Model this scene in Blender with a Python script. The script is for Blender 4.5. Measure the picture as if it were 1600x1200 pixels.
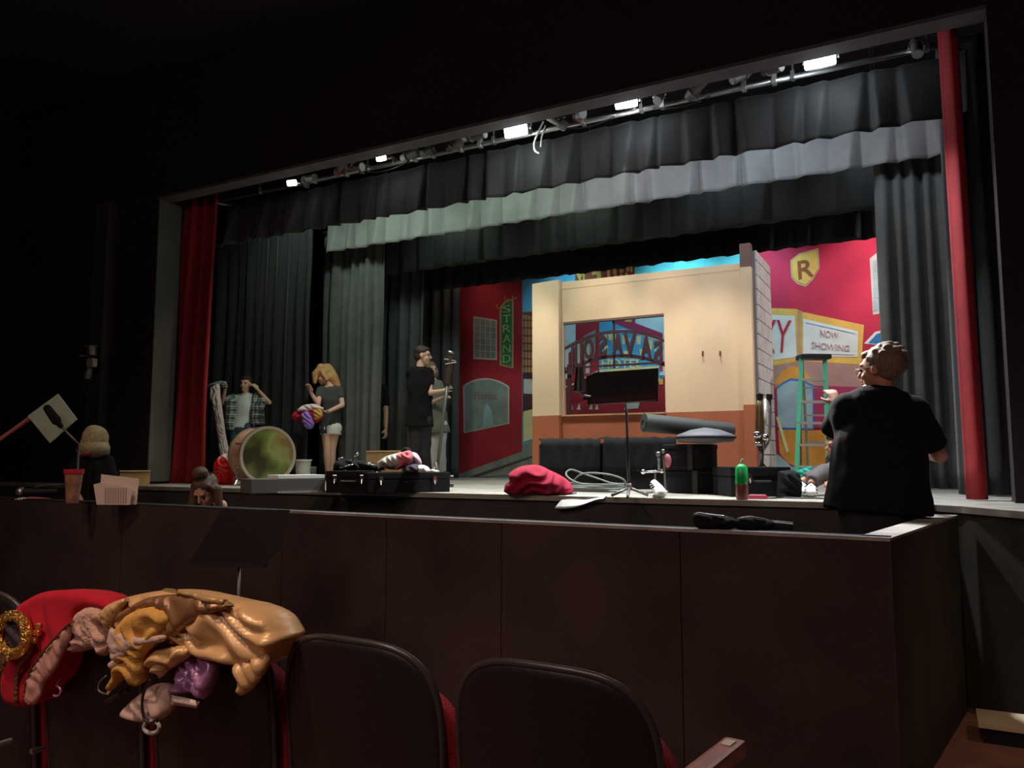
import bpy, bmesh, math, random
from mathutils import Vector, Matrix, noise, geometry
V = Vector
R = math.radians
random.seed(7)
for o in list(bpy.data.objects): bpy.data.objects.remove(o)
SC = bpy.context.scene
COL = SC.collection

# ------------------------------------------------------------------ camera, world, light, exposure
CAMZ = 0.28                       # eye height above the stage floor (stage floor is z = 0)
FPX = 1235.0
YAW, PITCH = R(28.1), R(5.46)
cd = bpy.data.cameras.new('camera'); cd.sensor_width = 36; cd.lens = FPX / 1600 * 36
cd.clip_start = 0.05; cd.clip_end = 100
cam = bpy.data.objects.new('camera', cd); COL.objects.link(cam)
cam.location = (0, 0, CAMZ); cam.rotation_euler = (math.pi / 2 + PITCH, 0, YAW)
SC.camera = cam
SC.view_settings.view_transform = 'Standard'; SC.view_settings.look = 'None'
SC.view_settings.exposure = 0.0; SC.view_settings.gamma = 1.0
SC.view_settings.use_curve_mapping = False
w = bpy.data.worlds.new('world'); SC.world = w; w.use_nodes = True
w.node_tree.nodes['Background'].inputs[0].default_value = (0.012, 0.008, 0.010, 1)
w.node_tree.nodes['Background'].inputs[1].default_value = 0.35
RM = cam.rotation_euler.to_matrix()
CP = V((0, 0, CAMZ))
FWD = V((-math.sin(YAW), math.cos(YAW), 0))

def lamp(name, kind, loc, target, power, color, size=0.2, spot=70, blend=0.6, sy=None):
    d = bpy.data.lights.new(name, kind); d.energy = power; d.color = color
    if kind == 'AREA':
        d.size = size
        if sy: d.shape = 'RECTANGLE'; d.size_y = sy
    else: d.shadow_soft_size = size
    if kind == 'SPOT': d.spot_size = R(spot); d.spot_blend = blend
    o = bpy.data.objects.new(name, d); COL.objects.link(o); o.location = loc
    if target is not None:
        o.rotation_euler = (V(target) - V(loc)).to_track_quat('-Z', 'Y').to_euler()
    return o
WARM = (1.0, 0.80, 0.58); GREENISH = (0.76, 1.0, 0.80); COOL = (0.74, 0.86, 1.0); NEUT = (1.0, 0.93, 0.84)
# house light: dim warm fittings over the seats
HOUSE = (1.0, 0.70, 0.50)
lamp('house_light', 'SPOT', (-1.9, 0.0, 3.0), (-2.0, 1.4, -0.2), 190, HOUSE, .12, 54, .8)
lamp('house_light', 'SPOT', (-3.6, -0.6, 3.6), (-3.4, 3.6, -0.7), 150, HOUSE, .2, 66, .9)
lamp('house_light', 'SPOT', (-0.4, -0.6, 3.6), (-0.9, 3.6, -0.9), 125, HOUSE, .2, 62, .9)
lamp('house_light', 'SPOT', (-5.6, 0.8, 3.8), (-5.8, 4.4, -0.2), 150, HOUSE, .2, 62, .9)
lamp('house_light', 'SPOT', (2.4, 3.2, 3.8), (0.8, 4.7, -1.2), 95, (1.0, .72, .45), .15, 36, .6)
lamp('house_light', 'AREA', (-2.0, -3.0, 3.4), (-2.5, 4.0, 0), 48, (1.0, .72, .66), 1.5)
# stage work lights hung upstage of the borders
for x, y, z, tx, tz, p, c, sp in ((-5.0, 7.5, 3.5, -4.30, 1.9, 30, NEUT, 24), (-4.4, 7.6, 3.35, -4.25, .85, 44, NEUT, 46), (-3.4, 7.4, 3.4, -3.45, 2.2, 24, WARM, 30), (-3.0, 7.6, 3.35, -3.05, .75, 50, NEUT, 50),
        (-2.2, 7.6, 3.35, -2.15, .80, 70, NEUT, 48), (-2.7, 7.4, 3.4, -2.65, 2.1, 20, (1, .74, .56), 26), (-0.9, 7.7, 3.35, -1.0, 0.8, 50, NEUT, 56), (-5.8, 7.6, 3.35, -5.7, .6, 26, WARM, 60)):
    lamp('stage_light', 'SPOT', (x, y, z), (tx, 8.8, tz), p * 2.25, c, .05, sp, .9)
for x, p, c in ((-6.2, 12, (1, .75, .6)), (-4.6, 60, (.45, .85, 1)), (-3.0, 110, (.45, .85, 1)), (-1.9, 120, (.5, .85, 1)), (-0.6, 100, (1, .85, .85)), (0.3, 60, (1, .88, .8))):
    lamp('backdrop_light', 'SPOT', (x, 9.95, 3.35), (x, 10.6, 1.5), p * .62, c, .12, 125, .9)
lamp('backdrop_light', 'SPOT', (-0.3, 9.9, 3.2), (-0.6, 10.5, 0.9), 75, NEUT, .1, 80, .9)
for x, p, c in ((-7.4, 16, GREENISH), (-5.9, 34, GREENISH), (-4.3, 30, GREENISH), (-2.9, 30, (.93, .95, 1)), (-1.4, 34, COOL), (-0.2, 13, (.9, .93, 1))):
    lamp('border_light', 'SPOT', (x, 7.2, 3.75), (x, 8.3, 2.2), p * 2.0, c, .12, 150, .8)
for x in (-5.6, -3.8, -2.0, -0.4):
    lamp('border_light', 'SPOT', (x, 8.5, 3.85), (x, 9.0, 2.9), 11, GREENISH if x < -3 else COOL, .1, 120, .9)  # weak unseen lamps added to lift the third border out of black
lamp('side_light', 'SPOT', (-2.6, 7.0, 2.8), (-0.34, 4.78, 0.76), 1900, NEUT, .05, 17, .4)
lamp('side_light', 'SPOT', (0.9, 9.6, 3.3), (-1.7, 9.3, 1.2), 150, NEUT, .08, 70, .6)
lamp('side_light', 'SPOT', (-2.0, 7.2, 3.6), (-7.2, 6.5, 0.8), 110, (1, .78, .62), .1, 40, .8)
for x in (-6.6, -4.6, -2.7, -1.3):
    lamp('apron_fill', 'SPOT', (x, 6.28, 3.22), (x, 6.05, 0.0), 46, NEUT, .10, 66, .8)  # added lamps without fixtures, brightening the front of the stage
for x, tx in ((-6.3, -6.6), (-5.2, -5.3), (-4.4, -4.7)):
    lamp('stage_light', 'SPOT', (x, 7.0, 3.3), (tx, 7.9, 0.6), 52, (1, .95, .86), .08, 56, .8)  # unseen lamps added to brighten the people behind the front border

def ray(px, py):
    return RM @ V(((px - 800) / FPX, -(py - 600) / FPX, -1))
def at_Y(px, py, Y):
    r = ray(px, py); return CP + r * (Y / r.y)
def at_Z(px, py, z=0.0):
    r = ray(px, py); return CP + r * ((z - CAMZ) / r.z)
def at_D(px, py, D):
    r = ray(px, py); return CP + r * (D / r.dot(FWD))
def at_DZ(px, z, D):
    r = ray(px, 718); p = CP + r * (D / r.dot(FWD)); p.z = z; return p
def view_rot(px):                  # z rotation of something square-on to the viewer at column px
    p = at_D(px, 700, 5); return math.atan2(-p.x, p.y)

# ------------------------------------------------------------------ materials
MATS = {}
def mat(name, col, rough=0.7, metal=0.0, bump=0.0, bscale=80, var=0.0, vscale=6, sheen=0.0, emit=None, estr=0, spec=0.5, stretch=None, alpha=None, aniso=0):
    if name in MATS: return MATS[name]
    m = bpy.data.materials.new(name); m.use_nodes = True; nt = m.node_tree; b = nt.nodes['Principled BSDF']
    b.inputs['Base Color'].default_value = (*col, 1); b.inputs['Roughness'].default_value = rough
    b.inputs['Metallic'].default_value = metal; b.inputs['Specular IOR Level'].default_value = spec
    if sheen: b.inputs['Sheen Weight'].default_value = sheen
    if emit: b.inputs['Emission Color'].default_value = (*emit, 1); b.inputs['Emission Strength'].default_value = estr
    tc = nt.nodes.new('ShaderNodeTexCoord'); mp = nt.nodes.new('ShaderNodeMapping')
    nt.links.new(tc.outputs['Object'], mp.inputs[0])
    if stretch: mp.inputs['Scale'].default_value = stretch
    if var:
        n = nt.nodes.new('ShaderNodeTexNoise'); n.inputs['Scale'].default_value = vscale; n.inputs['Detail'].default_value = 5
        nt.links.new(mp.outputs[0], n.inputs['Vector'])
        r = nt.nodes.new('ShaderNodeValToRGB'); r.color_ramp.elements[0].position = .3; r.color_ramp.elements[1].position = .7
        r.color_ramp.elements[0].color = (*[c * (1 - var) for c in col], 1)
        r.color_ramp.elements[1].color = (*[min(1, c * (1 + var)) for c in col], 1)
        nt.links.new(n.outputs[0], r.inputs[0]); nt.links.new(r.outputs[0], b.inputs['Base Color'])
    if bump:
        n = nt.nodes.new('ShaderNodeTexNoise'); n.inputs['Scale'].default_value = bscale; n.inputs['Detail'].default_value = 3
        nt.links.new(mp.outputs[0], n.inputs['Vector'])
        bp = nt.nodes.new('ShaderNodeBump'); bp.inputs['Strength'].default_value = bump; bp.inputs['Distance'].default_value = .01
        nt.links.new(n.outputs[0], bp.inputs['Height']); nt.links.new(bp.outputs[0], b.inputs['Normal'])
    MATS[name] = m; return m
def plaid(name):
    m = bpy.data.materials.new(name); m.use_nodes = True; nt = m.node_tree; b = nt.nodes['Principled BSDF']
    b.inputs['Roughness'].default_value = .85
    tc = nt.nodes.new('ShaderNodeTexCoord'); prev = None
    for ax, sc in (('X', 26), ('Z', 26), ('X', 9), ('Z', 9)):
        wv = nt.nodes.new('ShaderNodeTexWave'); wv.bands_direction = ax; wv.inputs['Scale'].default_value = sc / 3; wv.inputs['Distortion'].default_value = .6
        nt.links.new(tc.outputs['Object'], wv.inputs['Vector'])
        if prev is None: prev = wv.outputs['Fac']
        else:
            a = nt.nodes.new('ShaderNodeMath'); a.operation = 'ADD'; nt.links.new(prev, a.inputs[0]); nt.links.new(wv.outputs['Fac'], a.inputs[1]); prev = a.outputs[0]
    dv = nt.nodes.new('ShaderNodeMath'); dv.operation = 'MULTIPLY'; dv.inputs[1].default_value = .25; nt.links.new(prev, dv.inputs[0])
    r = nt.nodes.new('ShaderNodeValToRGB'); e = r.color_ramp.elements
    e[0].position = .35; e[0].color = (.035, .04, .04, 1); e[1].position = .68; e[1].color = (.38, .42, .38, 1)
    nt.links.new(dv.outputs[0], r.inputs[0]); nt.links.new(r.outputs[0], b.inputs['Base Color']); return m

M = dict(
 black=mat('black_paint', (.012, .010, .012), .75, var=.3, vscale=3),
 proscenium=mat('dark_wall_paint', (.020, .011, .015), .85, var=.3, vscale=1.2, bump=.1, bscale=30),
 reveal=mat('grey_wall_paint', (.11, .115, .10), .85, var=.2, vscale=1.5),
 soffit=mat('soffit_paint', (.10, .09, .10), .8, var=.2),
 pit=mat('pit_wall_carpet', (.042, .024, .024), .95, bump=.5, bscale=260, var=.35, vscale=2.2),
 cap=mat('worn_cap_edge', (.30, .27, .27), .6, var=.35, vscale=5),
 stage=mat('stage_floor_paint', (.34, .31, .27), .55, var=.3, vscale=3, bump=.08, bscale=40),
 stageface=mat('stage_face_paint', (.050, .042, .036), .85, var=.25, vscale=4),
 carpet=mat('auditorium_carpet', (.30, .13, .09), .95, bump=.5, bscale=300, var=.2),
 tread=mat('step_tread', (.62, .50, .34), .7, var=.15),
 redcurt=mat('red_velour', (.30, .008, .014), .85, sheen=.05, bump=.08, bscale=200, var=.15, vscale=8),
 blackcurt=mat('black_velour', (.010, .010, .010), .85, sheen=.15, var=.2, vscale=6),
 greycurt=mat('black_velour_lit_grey', (.085, .088, .085), .85, sheen=.1, var=.15, vscale=6),  # black legs given a greyer colour in place of more light
 border2=mat('border_cloth_lit_grey', (.17, .17, .168), .85, var=.1, vscale=6),  # second border's cloth made paler in place of stronger light
 border1=mat('dark_border_cloth', (.028, .031, .033), .8, sheen=.15, var=.15, vscale=6),
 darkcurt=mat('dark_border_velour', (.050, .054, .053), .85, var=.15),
 steel=mat('steel', (.55, .56, .56), .35, .9), chrome=mat('chrome', (.8, .8, .8), .18, 1.0),
 fixture=mat('fixture_grey', (.13, .12, .12), .5, .2), fixred=mat('fixture_oxide_red', (.22, .07, .05), .6),
 glassoff=mat('dull_lens', (.25, .27, .28), .15),
 flatcream=mat('cream_flat_paint', (.78, .57, .37), .75, var=.05, vscale=2, bump=.05, bscale=40),
 flatbrown=mat('terracotta_flat_paint', (.42, .125, .055), .75, var=.1, vscale=3),
 postbrown=mat('brown_head_and_post_shade', (.17, .10, .08), .8),
 block=mat('white_block_paint', (.62, .58, .56), .8, var=.12, vscale=9, bump=.2, bscale=50),
 mortar=mat('grey_mortar', (.22, .20, .20), .9),
 p_sky=mat('painted_sky_blue', (.12, .42, .62), .85, var=.22, vscale=1.6),
 p_cyan=mat('painted_cyan_sky', (.16, .66, .72), .85, var=.22, vscale=3),
 p_pale=mat('painted_pale_sky', (.55, .66, .72), .85, var=.15, vscale=4),
 p_red=mat('painted_deep_red', (.36, .016, .028), .85, var=.14, vscale=3),
 p_crim=mat('painted_crimson', (.50, .018, .060), .85, var=.14, vscale=2.5),
 p_grey=mat('painted_grey_glass', (.24, .27, .25), .85, var=.2, vscale=5),
 p_white=mat('painted_white', (.68, .68, .66), .85, var=.08),
 p_offwhite=mat('painted_off_white', (.52, .50, .46), .85, var=.1),
 p_green=mat('painted_green', (.03, .20, .06), .85, var=.15),
 p_lgreen=mat('painted_light_green', (.35, .50, .20), .85),
 p_tan=mat('painted_tan', (.50, .30, .15), .85, var=.15),
 p_brown=mat('painted_brown', (.28, .07, .03), .85, var=.2),
 p_purple=mat('painted_purple', (.07, .018, .03), .85),
 p_yel=mat('painted_yellow', (.72, .42, .09), .85, var=.12),
 p_pyel=mat('painted_pale_yellow', (.75, .64, .32), .85, var=.1),
 p_orange=mat('painted_orange', (.70, .28, .04), .85, var=.15),
 p_blue=mat('painted_blue', (.03, .16, .42), .85, var=.1),
 p_mblue=mat('painted_mid_blue', (.08, .36, .62), .85, var=.12),
 p_road=mat('painted_road_grey', (.22, .23, .20), .85, var=.2),
 p_dark=mat('painted_dark_line', (.06, .05, .05), .85),
 p_pink=mat('painted_dusty_pink', (.42, .22, .19), .85, var=.12),
 p_glass=mat('painted_blue_grey', (.33, .42, .46), .85, var=.18, vscale=4),
 p_letter=mat('painted_red_letter', (.45, .02, .04), .85),
 p_print=mat('painted_pink_letter', (.50, .30, .32), .85),
 p_mag=mat('painted_magenta', (.40, .03, .10), .85),
 arch=mat('maroon_sign_paint', (.045, .008, .014), .6),
 skin=mat('skin', (.62, .33, .22), .55, var=.06), skinp=mat('pale_skin', (.70, .42, .30), .55, var=.06), skinr=mat('ruddy_skin', (.50, .22, .15), .55, var=.1),
 lips=mat('lips', (.38, .10, .09), .5), eye=mat('eye_dark', (.02, .015, .012), .2),
 hairblond=mat('ash_blonde_hair', (.42, .36, .20), .55, bump=.8, bscale=60, stretch=(3, 3, .6), var=.35, vscale=40),
 hairorange=mat('strawberry_blonde_hair', (.60, .31, .12), .5, bump=.7, bscale=60, stretch=(3, 3, .5), var=.3, vscale=40),
 hairdark=mat('dark_brown_hair', (.035, .018, .012), .5, bump=.7, bscale=60, stretch=(3, 3, .6), var=.3, vscale=40),
 hairbrown=mat('brown_hair', (.09, .048, .028), .5, bump=.7, bscale=60, stretch=(3, 3, .6), var=.4, vscale=40),
 hairgrey=mat('sandy_grey_hair', (.20, .13, .085), .6, bump=.8, bscale=60, stretch=(3, 3, .6), var=.35, vscale=40),
 c_black=mat('black_cotton', (.009, .008, .010), .95, spec=.2, bump=.15, bscale=20), c_char=mat('charcoal_cotton', (.055, .055, .055), .9, bump=.2, bscale=20),
 c_white=mat('white_cotton', (.74, .74, .72), .85, bump=.25, bscale=15), c_denim=mat('denim', (.045, .07, .10), .9, var=.2, vscale=40),
 c_olive=mat('olive_knit', (.17, .17, .13), .95, bump=.5, bscale=90), c_cream=mat('cream_trousers', (.60, .58, .52), .85, bump=.2, bscale=18),
 c_grey=mat('grey_trousers', (.11, .095, .10), .9, bump=.4, bscale=30), c_dark=mat('dark_trousers', (.022, .018, .022), .9, bump=.2, bscale=20),
 pink=mat('pale_pink_cloth', (.78, .60, .60), .7, bump=.2, bscale=30),
 plast_red=mat('red_shiny_plastic', (.62, .008, .012), .25), tub=mat('white_plastic_tub', (.60, .62, .58), .45),
 drumhead=mat('gold_reflective_head', (.55, .50, .20), .13, .85, var=.15, vscale=3), drumshell=mat('tan_drum_shell', (.55, .33, .20), .35, var=.1), hoop=mat('drum_hoop_chrome', (.6, .55, .45), .3, .8),
 case=mat('black_case_vinyl', (.007, .005, .006), .7, spec=.25, bump=.2, bscale=150), caseg=mat('grey_case_metal', (.16, .15, .14), .45, .3), whitetop=mat('white_paper_sheet', (.85, .85, .82), .6),
 nylon=mat('black_nylon', (.005, .005, .006), .85, spec=.25, bump=.3, bscale=40), greynylon=mat('grey_nylon', (.09, .09, .10), .6, bump=.2, bscale=60),
 cloth_pink=mat('rose_cloth', (.60, .14, .18), .8, bump=.3, bscale=25), cloth_grey=mat('grey_beige_cloth', (.48, .44, .42), .85, bump=.3, bscale=25), purple=mat('lilac_cloth', (.30, .18, .62), .7, bump=.5, bscale=60),
 maroon=mat('crimson_sweater', (.34, .005, .035), .9, bump=.3, bscale=120), cable=mat('grey_green_cable', (.16, .18, .17), .6), wood=mat('brown_wood', (.28, .17, .07), .6, var=.25, vscale=12, stretch=(1, 1, 8)),
 lgreen=mat('ladder_fibreglass_green', (.06, .48, .28), .4), alu=mat('aluminium', (.72, .72, .70), .35, .6), blk_plastic=mat('black_plastic', (.02, .02, .022), .4),
 bottle_g=mat('green_translucent_plastic', (.02, .42, .10), .25), bottle_r=mat('brown_red_drink', (.20, .06, .045), .3), phone=mat('pink_red_case', (.65, .04, .12), .3),
 teal=mat('teal_rubber', (.01, .55, .42), .4), paper=mat('paper', (.80, .66, .60), .8), paperline=mat('paper_ruling', (.58, .46, .44), .8), card=mat('cardboard', (.52, .36, .16), .8), cup=mat('brown_cup_print', (.40, .20, .13), .4, var=.4, vscale=18), cupred=mat('red_cup_rim', (.62, .03, .06), .4),
 board=mat('pale_green_board', (.40, .50, .40), .7, var=.08), stick=mat('red_brown_stick', (.38, .10, .07), .6), collar=mat('pink_collar', (.42, .12, .14), .7),
 beige=mat('beige_label', (.42, .38, .26), .6), greymet=mat('grey_metal', (.22, .21, .2), .4, .5),
 seatshell=mat('black_seat_shell', (.018, .012, .014), .42, bump=.1, bscale=90), seatrim=mat('dark_seat_edge', (.05, .04, .042), .32), seatred=mat('red_seat_cloth', (.40, .014, .035), .9, bump=.3, bscale=200),
 armwood=mat('red_brown_armrest_wood', (.34, .085, .045), .45, var=.25, vscale=10, stretch=(4, 1, 4)), plate=mat('number_plate', (.65, .56, .44), .4), num=mat('plate_ink', (.25, .18, .14), .5),
 redcoat=mat('red_felt', (.50, .006, .028), .95, bump=.1, bscale=150), lining=mat('pink_satin_lining', (.62, .33, .29), .45, bump=.25, bscale=22), lace=mat('pink_beige_lace', (.60, .37, .30), .8, bump=.8, bscale=70),
 goldsatin=mat('gold_satin', (.80, .50, .24), .34, .12, bump=.35, bscale=11), goldedge=mat('pale_gold_satin', (.66, .44, .20), .3, .3), goldbrown=mat('bronze_satin', (.34, .18, .09), .3, .3), sequin=mat('gold_sequins', (.85, .52, .14), .22, .85, bump=1, bscale=120), braid=mat('bronze_braid', (.22, .11, .05), .4, .5, bump=.8, bscale=120),
 mustard=mat('mustard_cloth', (.70, .38, .09), .8, bump=.5, bscale=35), lilac=mat('lilac_satin', (.45, .22, .44), .3, .25, bump=.3, bscale=12), beigecl=mat('beige_pink_cloth', (.60, .42, .36), .8, bump=.3, bscale=30), navy=mat('dark_navy_cloth', (.05, .03, .05), .8),
)
M['plaid'] = plaid('grey_plaid_flannel')

# ------------------------------------------------------------------ object helpers
ROOTM = {}
def tag(o, label=None, cat=None, group=None, kind=None):
    if label: o['label'] = label
    if cat: o['category'] = cat
    if group: o['group'] = group
    if kind: o['kind'] = kind
    return o
def thing(name, label, cat, loc=(0, 0, 0), rz=0, group=None):
    o = bpy.data.objects.new(name, None); COL.objects.link(o); o.empty_display_size = .1
    o.location = loc; o.rotation_euler = (0, 0, rz)
    ROOTM[o.name] = Matrix.Translation(V(loc)) @ Matrix.Rotation(rz, 4, 'Z')
    return tag(o, label, cat, group)
def link(o, parent):
    COL.objects.link(o)
    if parent is not None:
        o.parent = parent
        if parent.name in ROOTM: o.matrix_parent_inverse = ROOTM[parent.name].inverted()
    return o
def mk(name, bm, m, parent=None, smooth=False, label=None, cat=None, group=None, kind=None):
    if isinstance(bm, MB): bm = bm.bm
    me = bpy.data.meshes.new(name)
    if isinstance(bm, bmesh.types.BMesh):
        bmesh.ops.recalc_face_normals(bm, faces=bm.faces); bm.to_mesh(me); bm.free()
    else: me = bm
    me.materials.clear(); me.materials.append(m)
    if smooth:
        for p in me.polygons: p.use_smooth = True
        if smooth == 'auto': me.set_sharp_from_angle(angle=R(40))
    o = bpy.data.objects.new(name, me); link(o, parent)
    return tag(o, label, cat, group, kind)
def struct(name, bm, m, parent=None, smooth=False):
    return mk(name, bm, m, parent, smooth, kind=None if parent else 'structure')
def dup(root, mtx):
    """copy a thing with its parts and sub-parts"""
    r = root.copy(); COL.objects.link(r); r.matrix_world = mtx
    def rec(a, b):
        for ch in a.children:
            c = ch.copy(); COL.objects.link(c); c.parent = b; c.matrix_parent_inverse = ch.matrix_parent_inverse.copy(); rec(ch, c)
    rec(root, r); return r
def frame(d, x=None):
    d = V(d).normalized()
    x = V(x) if x is not None else (V((1, 0, 0)) if abs(d.x) < .9 else V((0, 1, 0)))
    u = (x - d * x.dot(d)).normalized(); return u, d.cross(u), d
class MB:
    def __init__(s): s.bm = bmesh.new()
    def box(s, c, size, rz=0, bev=0, mtx=None):
        g = bmesh.ops.create_cube(s.bm, size=1)['verts']
        T = mtx if mtx else Matrix.Translation(V(c)) @ Matrix.Rotation(rz, 4, 'Z')
        T = T @ Matrix.Diagonal((*size, 1)); bmesh.ops.transform(s.bm, matrix=T, verts=g)
        if bev:
            es = {e for v in g for e in v.link_edges}
            bmesh.ops.bevel(s.bm, geom=list(es), offset=bev, segments=2, affect='EDGES', profile=.7)
        return s
    def rings(s, rings, cap=True):
        vs = [[s.bm.verts.new(p) for p in r] for r in rings]; n = len(vs[0])
        for a, b in zip(vs, vs[1:]):
            for i in range(n): s.bm.faces.new((a[i], a[(i + 1) % n], b[(i + 1) % n], b[i]))
        if cap: s.bm.faces.new(vs[0]); s.bm.faces.new(vs[-1][::-1])
        return s
    def cyl(s, p0, p1, r0, r1=None, n=14, cap=True):
        r1 = r0 if r1 is None else r1; p0, p1 = V(p0), V(p1); u, v, _ = frame(p1 - p0)
        return s.rings([[p + (u * math.cos(a) + v * math.sin(a)) * r for a in (2 * math.pi * i / n for i in range(n))] for p, r in ((p0, r0), (p1, r1))], cap)
    def lathe(s, c, prof, axis=(0, 0, 1), n=24, cap=True, ring=False):
        u, v, d = frame(axis); c = V(c)
        if ring: prof = list(prof) + [prof[0]]
        s.rings([[c + d * h + (u * math.cos(a) + v * math.sin(a)) * max(r, 1e-4) for a in (2 * math.pi * i / n for i in range(n))] for r, h in prof], cap and not ring)
        if ring: bmesh.ops.remove_doubles(s.bm, verts=s.bm.verts, dist=1e-5)
        return s
    def ecap(s, p0, a, p1, b, xd=None, d0=True, d1=True, n=16):
        """elliptic tapered capsule; a, b = (radius along xd, radius across)"""
        p0, p1 = V(p0), V(p1)
        if not isinstance(a, tuple): a = (a, a)
        if not isinstance(b, tuple): b = (b, b)
        u, v, d = frame(p1 - p0, xd); rs = []
        def ring(c, k, rr): rs.append([c + u * math.cos(t) * rr[0] * k + v * math.sin(t) * rr[1] * k for t in (2 * math.pi * i / n for i in range(n))])
        if d0:
            for q in (12, 35, 62): ring(p0 - d * min(a) * math.cos(R(q)), math.sin(R(q)), a)
        ring(p0, 1, a); ring(p1, 1, b)
        if d1:
            for q in (62, 35, 12): ring(p1 + d * min(b) * math.cos(R(q)), math.sin(R(q)), b)
        return s.rings(rs)
    def ell(s, c, r, mtx=None, seg=16):
        T = Matrix.Translation(V(c)) @ Matrix.Diagonal((*r, 1))
        if mtx: T = mtx @ T
        bmesh.ops.create_uvsphere(s.bm, u_segments=seg, v_segments=seg // 2 + 2, radius=1, matrix=T); return s
    def tube(s, pts, r, n=8, closed=False):
        pts = [V(p) for p in pts]; rs = []; rr = r if isinstance(r, (list, tuple)) else [r] * len(pts)
        u = None
        for i, p in enumerate(pts):
            d = (pts[min(i + 1, len(pts) - 1)] - pts[max(i - 1, 0)])
            if closed: d = pts[(i + 1) % len(pts)] - pts[i - 1]
            if d.length < 1e-6: d = V((0, 0, 1))
            u, v, _ = frame(d, u)
            rs.append([p + (u * math.cos(a) + v * math.sin(a)) * rr[i] for a in (2 * math.pi * k / n for k in range(n))])
        if closed: rs.append(rs[0])
        return s.rings(rs, not closed)
    def prism(s, pts, off):
        """polygon (3-D points) extruded by vector off"""
        a = [s.bm.verts.new(p) for p in pts]; b = [s.bm.verts.new(V(p) + V(off)) for p in pts]; n = len(a)
        s.bm.faces.new(a); s.bm.faces.new(b[::-1])
        for i in range(n): s.bm.faces.new((a[i], b[i], b[(i + 1) % n], a[(i + 1) % n]))
        return s
def bake_remesh(mb, voxel, smooth_it=2, disp=0):
    me = bpy.data.meshes.new('tmp'); bmesh.ops.recalc_face_normals(mb.bm, faces=mb.bm.faces); mb.bm.to_mesh(me); mb.bm.free()
    o = bpy.data.objects.new('tmp', me); COL.objects.link(o)
    r = o.modifiers.new('r', 'REMESH'); r.mode = 'VOXEL'; r.voxel_size = voxel; r.use_smooth_shade = True
    if smooth_it:
        q = o.modifiers.new('s', 'SMOOTH'); q.factor = .5; q.iterations = smooth_it
    dg = bpy.context.evaluated_depsgraph_get(); out = bpy.data.meshes.new_from_object(o.evaluated_get(dg))
    bpy.data.objects.remove(o); bpy.data.meshes.remove(me)
    if disp:
        for v in out.vertices:
            v.co += v.normal * disp * noise.noise(v.co * 9)
    return out
def catmull(p, k=8):
    p = [V(q) for q in p]; out = []
    for i in range(len(p) - 1):
        a, b, c, d = p[max(i - 1, 0)], p[i], p[i + 1], p[min(i + 2, len(p) - 1)]
        for j in range(k):
            t = j / k; out.append(.5 * ((2 * b) + (c - a) * t + (2 * a - 5 * b + 4 * c - d) * t * t + (3 * b - a - 3 * c + d) * t ** 3))
    out.append(p[-1]); return out

# ------------------------------------------------------------------ curtains
def curtain(name, x0, x1, Y, z0, z1, amp, wl, m, seed=0, y1=None, valance=False, step=.022, parent=None, spread=0, taper=None, flare=None, nz=None, **tags):
    """pleated cloth hung from z1 to z0 between (x0,Y) and (x1,y1)"""
    y1 = Y if y1 is None else y1
    rnd = random.Random(seed); L = math.hypot(x1 - x0, y1 - Y); n = int(L / step); nz = nz or (14 if valance else 18)
    ph = [0.0]
    while ph[-1] < L + 1: ph.append(ph[-1] + wl * rnd.uniform(.72, 1.3))
    am = [rnd.uniform(.65, 1.25) for _ in ph]; sk = [rnd.uniform(-.12, .12) * wl for _ in ph]
    dx, dy = (x1 - x0) / L, (y1 - Y) / L; nx_, ny_ = dy, -dx
    if ny_ > 0: nx_, ny_ = -nx_, -ny_
    bm = bmesh.new(); rows = []
    for j in range(nz + 1):
        t = j / nz; z = z1 + (z0 - z1) * t; row = []; k = 0; tt = t * (1 if valance else 0)
        for i in range(n + 1):
            s = L * i / n
            while k + 1 < len(ph) - 1 and ph[k + 1] < s: k += 1
            f = (s - ph[k]) / (ph[k + 1] - ph[k])
            if valance:
                # broad face with a narrow return that opens towards the hem
                q = .16 + .22 * (am[k] - .65); f2 = min(1, max(0, f)); q2 = q * (.55 + .9 * t)
                if int(am[k] * 1000) % 3 == 0: f2 = 1 - f2
                h = f2 / (1 - q2) if f2 < 1 - q2 else (1 - f2) / q2
                h = h ** .8
                d = amp * am[k] * (.30 + .70 * t) * h
                d += .02 * noise.noise(V((s * 2, z * 1.5, seed)))
            else:
                h = .5 - .5 * math.cos(2 * math.pi * f)
                d = amp * am[k] * h ** .8 * (.55 + .45 * min(1, t * 2.5)) + amp * .35 * noise.noise(V((s * 3, z * .7, seed)))
            ss = s + sk[k] * t * math.sin(math.pi * f)
            if taper: ss = taper(ss / L, t) * L
            zz = z + (.012 * noise.noise(V((s * 4, 0, seed))) + (.02 * (h - .5) if valance else 0)) * (t == 1)
            row.append(bm.verts.new((x0 + dx * ss + nx_ * d, Y + dy * ss + ny_ * d, zz - d * .30 * tt)))
        rows.append(row)
    for a, b in zip(rows, rows[1:]):
        for i in range(n): bm.faces.new((a[i], a[i + 1], b[i + 1], b[i]))
    o = mk(name, bm, m, parent, True, **tags)
    so = o.modifiers.new('thickness', 'SOLIDIFY'); so.thickness = .006
    return o

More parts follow.
